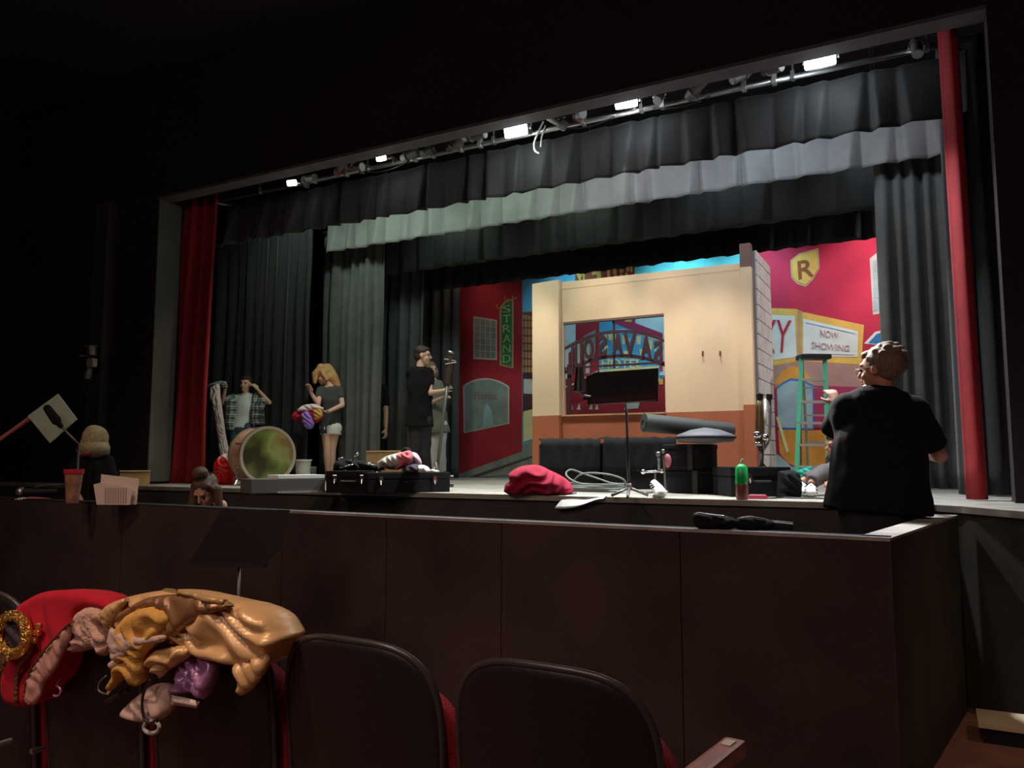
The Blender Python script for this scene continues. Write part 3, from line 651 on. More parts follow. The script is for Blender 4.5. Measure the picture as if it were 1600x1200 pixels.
P_('painted_arch_top', [(1207, 618), (1211, 596), (1222, 580), (1238, 572), (1254, 576), (1266, 590), (1272, 618)], 4, 'p_orange')
P_('painted_doorway', [(1204, 600), (1350, 605), (1350, 668), (1204, 668)], 4, 'p_mag')
P_('painted_blue_arc', [(1214, 606), (1222, 598), (1236, 591), (1254, 593), (1272, 602), (1272, 672), (1216, 672)], 5, 'p_blue')
P_('painted_door_glass', [(1214, 609), (1224, 601), (1236, 595), (1254, 597), (1270, 605), (1270, 670), (1216, 668)], 6, 'p_glass')
P_('painted_orange_wall', [(1216, 671), (1272, 673), (1345, 668), (1345, 735), (1250, 731), (1232, 724), (1218, 708)], 5, 'p_orange')
P_('painted_dark_line', [(1251, 672), (1253, 672), (1253, 732), (1251, 732)], 6, 'p_dark')
P_('painted_pavement', [(1195, 700), (1219, 712), (1236, 728), (1256, 734), (1440, 736), (1440, 758), (1195, 758)], 6, 'p_glass')
P_('painted_cream_line', [(1213, 652), (1217, 651), (1233, 705), (1229, 708)], 7, 'p_pyel')

# ------------------------------------------------------------------ cream scenery wall with window
FY = 8.8
fl = thing('scenery_wall_flat', 'cream and terracotta scenery wall with a big window opening, middle of stage', 'scenery', (-3, FY, 0))
X = lambda px, py=600: at_Y(px, py, FY).x
Z = lambda px, py: at_Y(px, py, FY).z
xl, xr = X(877), X(1164); wx0, wx1 = X(880.5, 560), X(1038.5, 560); wz0, wz1 = .815, 1.965; T = .06; top = 2.50
def bx(x0, x1, z0, z1, y0=FY, th=T): return MB().box(((x0 + x1) / 2, y0 + th / 2, (z0 + z1) / 2), (x1 - x0, th, z1 - z0))
main = MB()
top = 2.38
for a in ((xl, wx0, wz0, top), (wx1, xr, wz0, top), (wx0, wx1, wz1, top)): main.box(((a[0] + a[1]) / 2, FY + T / 2, (a[2] + a[3]) / 2), (a[1] - a[0], T, a[3] - a[2]))
mk('upper_wall', main, M['flatcream'], fl)
mk('upper_rail', MB().prism([(xl, FY - .004, 2.38), (xr, FY - .004, 2.38), (xr, FY - .004, 2.455), (xl, FY - .004, 2.47)], (0, .066, 0)), M['flatcream'], fl)
mk('wainscot', bx(xl, xr, 0, wz0, FY - .006, .07), M['flatbrown'], fl)
mk('side_panel', MB().box(((X(834) + xl) / 2, FY - .02, (2.49 + wz0) / 2), (xl - X(834) + .02, .05, 2.49 - wz0), rz=R(-9)), M['flatcream'], fl)
mk('side_wainscot', MB().box(((X(834) + xl) / 2, FY - .024, wz0 / 2), (xl - X(834) + .02, .055, wz0), rz=R(-9)), M['flatbrown'], fl)
mk('window_sill', MB().box(((wx0 + wx1) / 2, FY + .0, wz0 - .004), (wx1 - wx0 + .02, .10, .018)), M['p_tan'], fl)
mk('window_head', MB().box(((wx0 + wx1) / 2, FY + .03, wz1 - .012), (wx1 - wx0, .07, .026)), M['postbrown'], fl)
for px in (1098, 1125):
    c = at_Y(px, 554, FY - .012); mk('hook', MB().tube([c + V((0, 0, .03)), c + V((0, -.02, 0)), c + V((.01, -.03, -.02)), c + V((.0, -.04, 0))], .006, n=6).box(c + V((0, .005, .02)), (.02, .012, .04)), M['p_brown'], fl)
# mirror-written sign across the opening
def archp(px, base, rise): 
    u = (px - 962) / 82.0; return base - rise * (1 - u * u)
def arcbar(name, base, rise, tilt, w_, x0=880, x1=1040, th=.02):
    pts = []
    for k in range(25):
        px = x0 + (x1 - x0) * k / 24; py = archp(px, base, rise) + tilt * (px - 960) / 80
        pts.append(at_Y(px, py, FY + .035))
    b = MB(); up = V((0, 0, w_ / 2))
    for a, c in zip(pts, pts[1:]): b.prism([a - up, c - up, c + up, a + up], (0, th, 0))
    return mk(name, b, M['arch'], fl)
arcbar('sign_top_arc', 541, 23, -5, .035); arcbar('sign_bottom_arc', 578, 22, -5, .04)
for ch, (x0, x1, yt, yb) in zip('LUOSAVAS', ((887, 897, 536, 586), (899, 911, 533, 582), (913, 928, 529, 562), (935, 949, 524, 557), (957, 974, 521, 556), (975, 995, 521, 558), (1001, 1019, 524, 563), (1022, 1036, 533, 570))):
    c = [at_Y(x1, yt + .4, FY + .035), at_Y(x0, yt, FY + .035), at_Y(x0, yb, FY + .035), at_Y(x1, yb, FY + .035)]
    text_quad('sign_letter', ch, c, M['arch'], fl, .035, .02)
mk('mullion', bx(X(957), X(959.5), wz0 + .55, wz1 - .02, FY + .03, .02), M['arch'], fl)
b = MB(); a, c = at_Y(881, 572, FY + .03), at_Y(1039, 566, FY + .03)
a.z = c.z = (a.z + c.z) / 2 - .015; b.box((a + c) / 2 , ((c - a).length, .02, .022)); mk('transom', b, M['arch'], fl)
b = MB().box((X(887), FY + .05, wz0 + .32), (.05, .02, .62)); mk('sign_post', b, M['arch'], fl)
b = MB().box((X(908), FY + .05, 1.10), (.06, .02, .22)); 
# corner post and block-faced return
px0, px1 = X(1164), X(1180)
mk('corner_post', MB().box(((px0 + px1) / 2, FY - .02, (.86 + 2.64) / 2), (px1 - px0, .12, 2.64 - .86)), M['flatcream'], fl)
mk('post_top_shade', MB().box(((px0 + px1) / 2, FY - .021, 2.52), (px1 - px0 + .004, .124, .26)), M['postbrown'], fl)  # brown block paints the border's shadow on the post top
mk('post_base', MB().box(((px0 + px1) / 2, FY - .024, .435), (px1 - px0 + .01, .128, .87)), M['flatbrown'], fl)
br = thing('block_wall_flat', 'narrow scenery flat painted as white block wall, right of the cream wall', 'scenery', (px1, 9.3, 0))
rx = px1 + .012; y0b = FY + .02
rt = ray(1198, 410); yend = y0b + .86
mk('backing', MB().box((rx + .00, (y0b + yend) / 2, 1.29), (.035, yend - y0b, 2.58)), M['mortar'], br)
bh = .165; rows = 15
for i in range(rows + 1):
    z0 = i * bh + .01; z1 = min(z0 + bh - .012, 2.585)
    if z1 - z0 < .03: continue
    edges = [y0b + .005] + [y for y in [y0b + (.43 if i % 2 else .215) + .43 * k for k in range(3)] if y < yend - .05] + [yend - .004]
    for a, c in zip(edges, edges[1:]):
        mk('block', MB().box((rx + .022, (a + c) / 2 , (z0 + z1) / 2), (.022, c - a - .012, z1 - z0)), M['block'], br)

# ================================================================== PEOPLE
def hand(mb, w, d, pn, side, s=1.0, curl=35, spread=1.0):
    """w wrist, d finger direction, pn palm normal, side +1/-1 = which side the thumb is on"""
    d = V(d).normalized(); pn = V(pn); pn = (pn - d * pn.dot(d)).normalized(); x = d.cross(pn) * side
    k = w + d * .085 * s
    mb.ecap(w, (.024 * s, .019 * s), k, (.037 * s, .014 * s), x)
    for off, L in ((.030, .070), (.011, .080), (-.010, .075), (-.029, .060)):
        p = w + d * .055 * s + x * off * .8 * s; q = k + x * off * s; mb.ecap(p, .010 * s, q, .0098 * s, n=8); dirv = d.copy(); a = 0
        for j, f in enumerate((.42, .32, .26)):
            a += R(curl * (.6 + .25 * j)); dirv = (d * math.cos(a) + pn * math.sin(a) + x * off * 1.5 * spread).normalized()
            q2 = q + dirv * L * f * s; mb.ecap(q, .0098 * s, q2, .0082 * s, n=8); q = q2
    p = w + d * .02 * s + x * .018 * s; q = p + (d * .6 + x * .8 + pn * .25).normalized() * .045 * s
    mb.ecap(p, .014 * s, q, .011 * s, n=8); mb.ecap(q, .011 * s, q + (d * .85 + x * .3 + pn * .4).normalized() * .034 * s, .009 * s, n=8)
def person(label, J, skin, hair, hairstyle='short', s=1.0, girth=1.0, face=(0, -1, 0), up=(0, 0, 1), clothes=(), curl=(35, 35), palm=((0, 0, -1), (0, 0, -1)), hairpts=(), shoes=None, vox=.0085, legs=True, fing=(None, None), extra=None, headk=1.0):
    t = thing('person', label, 'person', J['root'], 0)
    b = MB(); g = girth
    sL, sR = J['sL'], J['sR']; xd = (sR - sL).normalized(); sc = (sL + sR) / 2; ch = sc.lerp(J['pelvis'], .30); wa = sc.lerp(J['pelvis'], .68); pe = J['pelvis']
    b.ecap(sL + xd * .02, .052 * s * g ** .5, sR - xd * .02, .052 * s * g ** .5)
    b.ecap(sc.lerp(ch, .2), (.125 * s * g, .085 * s * g), ch, (.142 * s * g, .105 * s * g), xd); b.ecap(ch, (.142 * s * g, .105 * s * g), wa, (.118 * s * g, .092 * s * g), xd)
    b.ecap(wa, (.118 * s * g, .092 * s * g), pe, (.148 * s * g, .108 * s * g), xd)
    F = V(face).normalized(); U = V(up); U = (U - F * U.dot(F)).normalized(); XX = F.cross(U)
    hk = s * headk * 1.07
    HM = Matrix.Translation(J['head']) @ Matrix((XX, F, U)).transposed().to_4x4() @ Matrix.Scale(hk, 4)
    for q_ in (sL, sR): b.ecap(sc + V((0, 0, .045 * s)), .055 * s, q_.lerp(sc, .35), .050 * s)
    b.ecap(sc + V((0, 0, .0)), .060 * s, HM @ V((0, -.02, -.05)), .050 * s)
    b.ell((0, -.012, .028), (.075, .094, .086), HM); b.ell((0, .022, -.038), (.057, .066, .072), HM); b.ell((0, .062, -.092), (.024, .022, .020), HM)
    b.ecap(HM @ V((0, .083, .016)), .009 * hk, HM @ V((0, .104, -.020)), .0135 * hk, n=8); b.ecap(HM @ V((-.036, .074, .032)), .012 * hk, HM @ V((.036, .074, .032)), .012 * hk, n=8)
    for q in (-1, 1):
        b.ell((q * .034, .058, -.028), (.024, .024, .022), HM); b.ell((q * .077, -.006, -.004), (.010, .020, .031), HM)
    b.ell((0, .082, -.060), (.024, .010, .010), HM)
    def arm(S, E, W, H, c, pn, side):
        if S is None: return
        b.ecap(S, .047 * s * g ** .5, E, .037 * s * g ** .4); b.ecap(E, .037 * s * g ** .4, W, .025 * s)
        d = (H - W) if H is not None else (W - E)
        hand(b, W, d, pn, side, s, c)
    arm(J.get('sL'), J['eL'], J['wL'], fing[0], curl[0], palm[0], 1); arm(J.get('sR'), J['eR'], J['wR'], fing[1], curl[1], palm[1], -1)
    if legs:
        for q in 'LR':
            h, k, a = J['h' + q], J['k' + q], J['a' + q]
            b.ecap(h, .088 * s * g ** .6, k, .055 * s * g ** .3); b.ecap(k, .055 * s * g ** .3, k.lerp(a, .35), .054 * s); b.ecap(k.lerp(a, .35), .054 * s, a, .034 * s)
            tq = J.get('t' + q) or (a + V((F.x, F.y, 0)).normalized() * .15 * s + V((0, 0, -.045 * s)))
            b.ecap(a + V((0, 0, -.03 * s)), (.035 * s, .032 * s), tq, (.040 * s, .022 * s), xd)
    body = mk('body', bake_remesh(b, vox, 2), skin, t, True)
    for q in (-1, 1): mk('eye', MB().ell((q * .031, .079, .006), (.0125, .008, .008), HM, 10), M['eye'], t, True)
    mk('lips', MB().ell((0, .090, -.060), (.022, .006, .0075), HM, 10), M['lips'], t, True)
    h = MB()
    if hairstyle in ('short', 'man'):
        h.ell((0, -.028, .046), (.084, .094, .086), HM); h.ell((0, -.055, -.005), (.075, .062, .068), HM); h.ell((0, .040, .086), (.058, .042, .028), HM)
        if hairstyle == 'man':
            h.ell((0, -.05, .03), (.090, .088, .092), HM)
            for q in range(26):
                a_ = q * 2.4; e_ = .2 + .05 * q; p_ = V((.086 * math.cos(a_) * math.cos(e_), -.04 + .09 * math.sin(a_) * math.cos(e_), .04 + .088 * math.sin(e_))); h.ecap(HM @ p_, .020, HM @ (p_ * 1.04 + V((0, -.012, .0))), .010, n=6)
    if hairstyle == 'bob':
        h.ell((0, -.025, .035), (.100, .105, .100), HM); h.ell((0, -.040, -.055), (.104, .085, .080), HM)
        for q in (-1, 1): h.ell((q * .078, .02, -.04), (.03, .055, .085), HM)
    if hairstyle in ('long', 'bun'):
        h.ell((0, -.026, .044), (.088, .098, .088), HM); h.ell((0, -.055, -.03), (.082, .060, .090), HM)
        for q in (-1, 1): h.ecap(HM @ V((q * .068, .02, .07)), .024 * hk, HM @ V((q * .078, -.01, -.07)), .026 * hk)
        if hairstyle == 'bun': h.ell((0, -.03, .15), (.058, .058, .05), HM)
    for pts in hairpts:
        for p, q in zip(pts, pts[1:]): h.ecap(p[0], p[1], q[0], q[1])
    mk('hair', bake_remesh(h, .009, 2, .012), hair, t, True)
    for nm, m, prims, vx in clothes:
        c = MB()
        for p in prims: c.ecap(*p)
        mk(nm, bake_remesh(c, vx, 3, .010), m, t, True)
    return t, HM
def tee(J, s, g=1.0, hem=.0, sleeve=.55, loose=1.0, both=True):
    sL, sR, pe = J['sL'], J['sR'], J['pelvis']; xd = (sR - sL).normalized(); sc = (sL + sR) / 2; ch = sc.lerp(pe, .30); wa = sc.lerp(pe, .68)
    hm = pe + (pe - wa).normalized() * hem; L = loose * g
    o = [(sL + xd * .02, .064 * s * g ** .5, sR - xd * .02, .064 * s * g ** .5), (sc.lerp(ch, .2), (.138 * s * L, .098 * s * L), ch, (.156 * s * L, .118 * s * L), xd), (ch, (.156 * s * L, .118 * s * L), wa, (.136 * s * L, .108 * s * L), xd),
         (wa, (.136 * s * L, .108 * s * L), hm, (.162 * s * L, .122 * s * L), xd, True, False)]
    for q_ in (sL, sR): o.append((sc + V((0, 0, .030 * s)), .064 * s, q_.lerp(sc, .3), .062 * s))
    for S, E in ((sL, J['eL']), (sR, J['eR'])): o.append((S, .062 * s * g ** .5, S.lerp(E, sleeve), .056 * s * g ** .5, None, True, False))
    return o
def trousers(J, s, g=1.0, to=.97, loose=1.0):
    xd = (J['sR'] - J['sL']).normalized(); pe = J['pelvis']; o = [(pe + V((0, 0, .05 * s)), (.150 * s * g, .112 * s * g), pe - V((0, 0, .06 * s)), (.158 * s * g, .118 * s * g), xd)]
    for q in 'LR':
        h, k, a = J['h' + q], J['k' + q], J['a' + q]
        if to > .5: o += [(h, .100 * s * g ** .6, k, .068 * s * loose), (k, .068 * s * loose, k.lerp(a, (to - .5) * 2), .056 * s * loose, None, True, False)]
        else: o += [(h, .102 * s * g ** .6, h.lerp(k, to * 2), .086 * s * loose, None, True, False)]
    return o
def shoe(J, q, s, m, t, F, name='shoe'):
    a = J['a' + q]; tq = J.get('t' + q) or (a + V((F[0], F[1], 0)).normalized() * .15 * s + V((0, 0, -.045 * s)))
    b = MB().ecap(a + V((0, 0, -.035 * s)), (.042 * s, .040 * s), tq, (.047 * s, .030 * s)); mk(name, bake_remesh(b, .01, 2), m, t, True)

# boy in plaid -------------------------------------------------------
D = 10.75; j = lambda x, y, d=0: at_D(x, y, D + d)
J = dict(root=at_DZ(376, 0, D), head=j(384, 600), sL=j(366, 622, .03), sR=j(401, 621, .03), eL=j(347, 631, -.05), wL=j(352, 607, -.18), eR=j(421, 629, -.02), wR=j(403, 609, -.04), pelvis=j(377, 666),
         hL=j(368, 668), hR=j(386, 668), kL=j(364, 707, -.05), kR=j(384, 707, -.02), aL=at_DZ(368, .08, D), aR=at_DZ(387, .08, D + .05))
J['ch'] = 0
lt = tee(J, .86)
t, HM = person('smiling person in open grey plaid shirt, white tee and denim shorts, both arms raised', J, M['skinp'], M['hairdark'], 'short', .86, .92, face=(0.38, -1, -.05), up=(.12, 0, 1),
    palm=((0, -1, 0), (-1, 0, 0)), curl=(70, 40), fing=(j(352, 595, -.2), j(396, 600, -.05)),
    clothes=[('t_shirt', M['c_white'], tee(J, .86, .95, .03, .3), .011), ('denim_shorts', M['c_denim'], trousers(J, .86, .95, .28), .011)])
# open plaid shirt: two fronts, back and short sleeves
sp = MB()
for sgn, S, E, P0, P1 in ((-1, J['sL'], J['eL'], j(363, 632, -.03), j(362, 672, -.02)), (1, J['sR'], J['eR'], j(404, 634, .0), j(402, 664, .02))):
    sp.ecap(S + V((0, 0, .0)), .066, S.lerp(E, .75), .062, None, True, False); sp.ecap(S, (.06, .07), P0, (.075, .10), (1, 0, 0)); sp.ecap(P0, (.07, .10), P1, (.085, .11), (1, 0, 0), True, False)
sp.ecap(j(383, 628, .09), (.16, .05), j(380, 672, .10), (.16, .05), (1, .5, 0))
mk('plaid_shirt', bake_remesh(sp, .012, 3, .02), M['plaid'], t, True)
for q in 'LR': shoe(J, q, .86, M['c_white'], t, (.3, -1))
# white stocking-like garment held up on the left
pts = [j(337, 604, -.2), j(336, 622, -.2), j(340, 632, -.2), j(342, 655, -.2), j(347, 690, -.2), j(353, 716, -.2)]
t = thing('white_garment', 'long pale pink-white garment dangling from the raised hand of the plaid-shirted person', 'clothing', pts[-1])
mk('long_piece', puff('x', pxD([(329, 606), (342, 600), (345, 622), (349, 650), (353, 680), (359, 714), (346, 716), (341, 690), (336, 655), (332, 632), (328, 622)], D - .25), .05, M['pink'], n=-FWD, back=.03, round_=.05, fold=(5, .05, .008)).data, M['pink'], t, True)
bpy.data.objects.remove(bpy.data.objects['x'])
mk('bunched_top', bake_remesh(MB().ecap(j(328, 604, -.2), .035, j(344, 601, -.2), .045).ecap(j(344, 601, -.2), .045, j(352, 604, -.2), .03), .012, 3, .03), M['plaid'], t, True)

# girl with reddish-blonde hair ---------------------------------------
D = 10.7
J = dict(root=at_DZ(515, 0, D), head=j(506, 587, -.03), sL=j(500, 610, -.05), sR=j(531, 610, .0), eL=j(497, 632, -.22), wL=j(486, 614, -.28), eR=j(535, 633, -.08), wR=j(513, 643, -.22), pelvis=j(517, 660),
         hL=j(510, 663, -.02), hR=j(524, 663, .02), kL=j(511, 702, -.05), kR=j(519, 702, .02), aL=at_DZ(513, .08, D), aR=at_DZ(519, .08, D + .06))
t, HM = person('person with long reddish-blonde hair in grey tee looking down at a bundle of clothes', J, M['skinp'], M['hairorange'], 'long', .94, .98, face=(-.75, -.75, -.35), up=(0, 0, 1), palm=((0, -1, 0), (0, 0, 1)), curl=(30, 50),
    fing=(j(484, 606, -.3), j(503, 643, -.3)), hairpts=[[(j(511, 578), .09), (j(522, 592, .02), .07), (j(528, 607, .02), .045)], [(j(502, 576, -.05), .07), (j(492, 584, -.08), .045), (j(492, 597, -.1), .03)]],
    clothes=[('grey_t_shirt', M['c_char'], tee(J, .94, 1.03, .15, .55), .011), ('white_underlayer', M['c_white'], [(J['pelvis'] + V((0, 0, -.06)), (.155, .115), J['pelvis'] + V((0, 0, -.165)), (.148, .112), (1, .5, 0), True, False)], .011)])
for q in 'LR': shoe(J, q, .94, M['c_dark'], t, (-.6, -.8))
t = thing('clothes_bundle', 'bundle of pink, white and lilac clothes in the arms of the grey-tee person', 'clothing', j(488, 647, -.3))
def pf(nm, out, th, m, par, **k):
    o = puff(nm, out, th, m, par, **k); return o
pf('crimson_piece', pxD([(453, 653), (462, 643), (478, 638), (500, 640), (505, 652), (492, 662), (470, 660)], D - .32), .10, M['maroon'], t, n=-FWD, back=.08)
pf('white_piece', pxD([(463, 643), (472, 634), (488, 631), (500, 634), (505, 640), (490, 643), (474, 645)], D - .36), .08, M['pink'], t, n=-FWD, back=.06)
pf('lilac_piece', pxD([(470, 648), (480, 641), (488, 650), (491, 664), (484, 671), (474, 664)], D - .40), .07, M['purple'], t, n=-FWD, back=.05)
pf('yellow_piece', pxD([(488, 640), (500, 638), (504, 650), (492, 656)], D - .40), .06, M['mustard'], t, n=-FWD, back=.04)

# boy in black with tall pole ------------------------------------------
D = 10.4
J = dict(root=at_DZ(660, 0, D), head=j(661, 556, -.0), sL=j(642, 580, -.05), sR=j(671, 582, .05), eL=j(643, 615, .10), wL=j(664, 616, .22), eR=j(672, 614, -.05), wR=j(694, 610, -.12), pelvis=j(656, 653),
         hL=j(650, 656), hR=j(664, 656), kL=j(649, 702, -.02), kR=j(664, 702, .02), aL=at_DZ(650, .08, D), aR=at_DZ(668, .08, D + .04))
t, HM = person('person in black polo shirt and dark trousers seen from behind, gripping a tall pole', J, M['skinp'], M['hairdark'], 'short', 1.0, 1.08, face=(.9, .45, -.1), palm=((0, 0, -1), (0, 1, .2)), curl=(40, 75), fing=(None, j(703, 603, -.12)),
    clothes=[('black_shirt', M['c_black'], tee(J, 1.0, 1.12, .12, .62, 1.04), .011), ('dark_trousers', M['c_dark'], trousers(J, 1.0, 1.08, .97, 1.15), .012)])
for q in 'LR': shoe(J, q, 1.0, M['c_black'], t, (.9, .4))
t = thing('folded_stand', 'tall folded dark metal stand held upright by the person in black', 'stand', at_DZ(682, 0, D - .15))
d_ = D - .15
mk('pole', MB().cyl(at_D(704, 560, d_), at_D(683, 735, d_), .022, .020), M['greymet'], t, True)
mk('folded_legs', MB().cyl(at_D(699, 600, d_), at_D(705, 556, d_), .05, .062).cyl(at_D(708, 597, d_), at_D(711, 560, d_), .015), mat('dark_bronze', (.07, .045, .035), .5, .3), t, 'auto')
mk('top_collar', MB().cyl(at_D(704, 553, d_), at_D(705, 549, d_), .045), M['steel'], t, True)
mk('wing_knob', MB().cyl(at_D(694, 561, d_ - .05), at_D(712, 564, d_ - .05), .008).cyl(at_D(696, 569, d_ - .05), at_D(713, 566, d_ - .05), .008), M['steel'], t)
mk('foot', MB().tube([at_D(681, 722, d_), at_D(683, 733, d_), at_DZ(692, .05, d_ - .1)], .028).tube([at_D(681, 728, d_), at_DZ(672, .04, d_)], .022).tube([at_D(682, 730, d_), at_DZ(690, .03, d_ + .25)], .022), M['greymet'], t, True)

# older person behind ---------------------------------------------------
D = 11.3
J = dict(root=at_DZ(682, 0, D), head=j(672, 578, 0), sL=j(668, 600, -.05), sR=j(686, 600, .06), eL=j(672, 630, -.15), wL=j(690, 622, -.25), eR=j(692, 628, .05), wR=j(690, 648, -.05), pelvis=j(684, 660), hL=j(679, 662), hR=j(689, 662), kL=j(677, 702), kR=j(689, 702), aL=at_DZ(674, .08, D), aR=at_DZ(691, .08, D + .05))
t, HM = person('person in olive-grey knit top and cream trousers, mostly hidden behind the one in black', J, M['skinp'], M['hairgrey'], 'bob', .98, 1.0, face=(.9, -.3, 0), clothes=[('olive_top', M['c_olive'], tee(J, .98, 1.08, .16, .9), .011), ('cream_trousers', M['c_cream'], trousers(J, .98, 1.0, .95, 1.1), .012)])
for q in 'LR': shoe(J, q, .98, M['c_white'], t, (.8, -.5))

# person half behind the leg curtain ------------------------------------
D = 11.15
J = dict(root=at_DZ(585, 0, D), head=j(580, 585, .0), sL=j(570, 607, 0), sR=j(601, 608, .0), eL=j(566, 640), wL=j(568, 665), eR=j(603, 643, -.02), wR=j(603, 670, -.06), pelvis=j(585, 662), hL=j(577, 664), hR=j(593, 664), kL=j(577, 704), kR=j(593, 704), aL=at_DZ(577, .08, D), aR=at_DZ(594, .08, D))
t, HM = person('person in black standing half behind the greenish leg curtain, one bare arm showing', J, M['skinp'], M['hairdark'], 'short', 1.0, 1.0, face=(.2, -1, 0), palm=((1, 0, 0), (-1, 0, 0)), clothes=[('black_t_shirt', M['c_black'], tee(J, 1.0, 1.05, .08, .75), .012), ('black_trousers', M['c_black'], trousers(J, 1.0, 1.0, .95, 1.1), .013)], vox=.010)

# child seated by the ladder ---------------------------------------------
D = 6.35
J = dict(root=at_DZ(1322, 0, D), head=j(1306, 697, .1), sL=j(1300, 718, .15), sR=j(1340, 720, .15), eL=j(1296, 745, .1), wL=j(1294, 752, -.15), eR=j(1345, 750, .1), wR=j(1325, 758, -.1), pelvis=at_DZ(1330, .11, D + .2),
         hL=at_DZ(1318, .12, D + .15), hR=at_DZ(1338, .12, D + .2), kL=at_D(1287, 738, D - .12), kR=at_D(1305, 733, D + .0), aL=at_DZ(1266, .10, D - .20), aR=at_DZ(1252, .11, D - .02), tL=at_DZ(1265, .035, D - .47), tR=at_DZ(1250, .035, D - .30))
t, HM = person('seated person in grey trousers and white sneakers beside the ladder, mostly behind the man', J, M['skinr'], M['hairdark'], 'short', .80, .9, face=(-.8, -.6, -.1), clothes=[('dark_top', M['c_dark'], tee(J, .8, .95, .02, .8), .011), ('grey_trousers', M['c_grey'], trousers(J, .80, .95, .95, 1.25), .011)])
for q in 'LR':
    shoe(J, q, .84, M['c_white'], t, (0, -1), 'sneaker')
    a, b_ = J['a' + q], J['t' + q]
    sb = MB()
    for f in (.25, .5, .72):
        p = a.lerp(b_, f) + V((0, 0, -.035 + .03 * (1 - f) + .012)); sb.ecap(p + V((-.045, 0, -.01)), .004, p + V((0, -.004, .026)), .004, n=6).ecap(p + V((0, -.004, .026)), .004, p + V((.045, 0, -.01)), .004, n=6)
    mk('sneaker_strap', sb, M['c_black'], t)

# man in the pit ----------------------------------------------------------
D = 4.62
J = dict(root=at_DZ(1375, PZ, D), head=j(1374, 578, .02), sL=j(1322, 634, .08), sR=j(1426, 640, -.02), eL=j(1301, 676, .22), wL=j(1306, 632, .40), eR=j(1468, 712, .06), wR=j(1442, 708, .30), pelvis=j(1374, 788, .0), hL=j(1350, 795), hR=j(1400, 795), kL=at_DZ(1348, -.72, D), kR=at_DZ(1402, -.72, D), aL=at_DZ(1345, PZ + .09, D), aR=at_DZ(1402, PZ + .09, D))
g = 1.42
big = [(J['sL'] + V((.03, .02, 0)), .085, J['sR'] + V((-.03, -.02, 0)), .085)]
xd = (J['sR'] - J['sL']).normalized()
c1, c2, c3, c4 = j(1373, 640, .02), j(1374, 690, .0), j(1373, 745, .0), j(1371, 800, .0)
shirt = big + [(j(1374, 628, .02), (.19, .11), c2, (.255, .17), xd), (c2, (.255, .17), c3, (.275, .20), xd), (c3, (.275, .20), c4, (.30, .205), xd, True, False),
    (J['sL'], .085, J['eL'], .074, None, True, False), (J['sR'], .088, J['sR'].lerp(J['eR'], .80), .082, None, True, False), (j(1375, 617, .02), .075, j(1374, 604, .01), .062, None, True, False), (j(1350, 628, .02), .075, j(1400, 630, 0), .075), (J['sL'] + V((0, 0, -.05)), .09, j(1335, 720, .05), .10), (J['sR'] + V((0, 0, -.05)), .09, j(1412, 720, 0), .11)]
t, HM = person('large man with sandy-grey hair in black shirt, back to the seats, reaching to the ladder', J, M['skinr'], M['hairgrey'], 'man', 1.04, g, face=(-.93, .32, -.08), palm=((0, .2, -1), (0, 1, 0)), curl=(30, 60), fing=(j(1299, 612, .46), j(1432, 704, .4)), headk=1.03,
    clothes=[('black_shirt', M['c_black'], shirt, .012), ('black_trousers', M['c_dark'], trousers(J, 1.05, 1.35, .97, 1.2), .014)], vox=.0085)
mk('glasses', MB().tube([HM @ V((-.078, -.005, .012)), HM @ V((-.07, .07, .012)), HM @ V((-.045, .098, .010))], .003, n=6).tube([HM @ V(((-.033 + .02 * math.cos(a)), .099, .004 + .016 * math.sin(a))) for a in [i * math.pi / 6 for i in range(13)]], .002, n=5).tube([HM @ V(((.033 + .02 * math.cos(a)), .099, .004 + .016 * math.sin(a))) for a in [i * math.pi / 6 for i in range(13)]], .002, n=5), M['greymet'], t)
mk('beard', bake_remesh(MB().ell((0, .058, -.085), (.045, .04, .034), HM).ell((0, .088, -.045), (.026, .014, .010), HM), .007, 2, .01), mat('pale_beard', (.55, .48, .42), .7, bump=.5, bscale=90), t, True)

# woman in the pit ------------------------------------------------------------
D = 7.0
J = dict(root=at_DZ(146, PZ, D), head=j(149, 691), sL=j(122, 726, -.02), sR=j(168, 722, .02), eL=j(118, 768, -.05), wL=j(128, 790, -.25), eR=j(177, 765, .0), wR=j(168, 790, -.25), pelvis=at_DZ(146, -.30, D), hL=at_DZ(136, -.32, D), hR=at_DZ(156, -.32, D), kL=at_DZ(136, -.74, D), kR=at_DZ(156, -.74, D), aL=at_DZ(136, PZ + .09, D), aR=at_DZ(156, PZ + .09, D))
t, HM = person('person with ash-blonde bobbed hair in black top standing in the pit at far left', J, M['skinr'], M['hairblond'], 'bob', .98, 1.05, face=(-.85, .5, -.1), headk=1.05, clothes=[('black_top', M['c_black'], tee(J, .98, 1.14, .05, .95), .012), ('black_trousers', M['c_black'], trousers(J, .98, 1.0, .97, 1.1), .014)])
mk('pink_collar', MB().tube(catmull([j(122, 703, -.06), j(128, 708, -.10), j(137, 708, -.12), j(143, 704, -.12)], 5), .022), M['collar'], t, True)

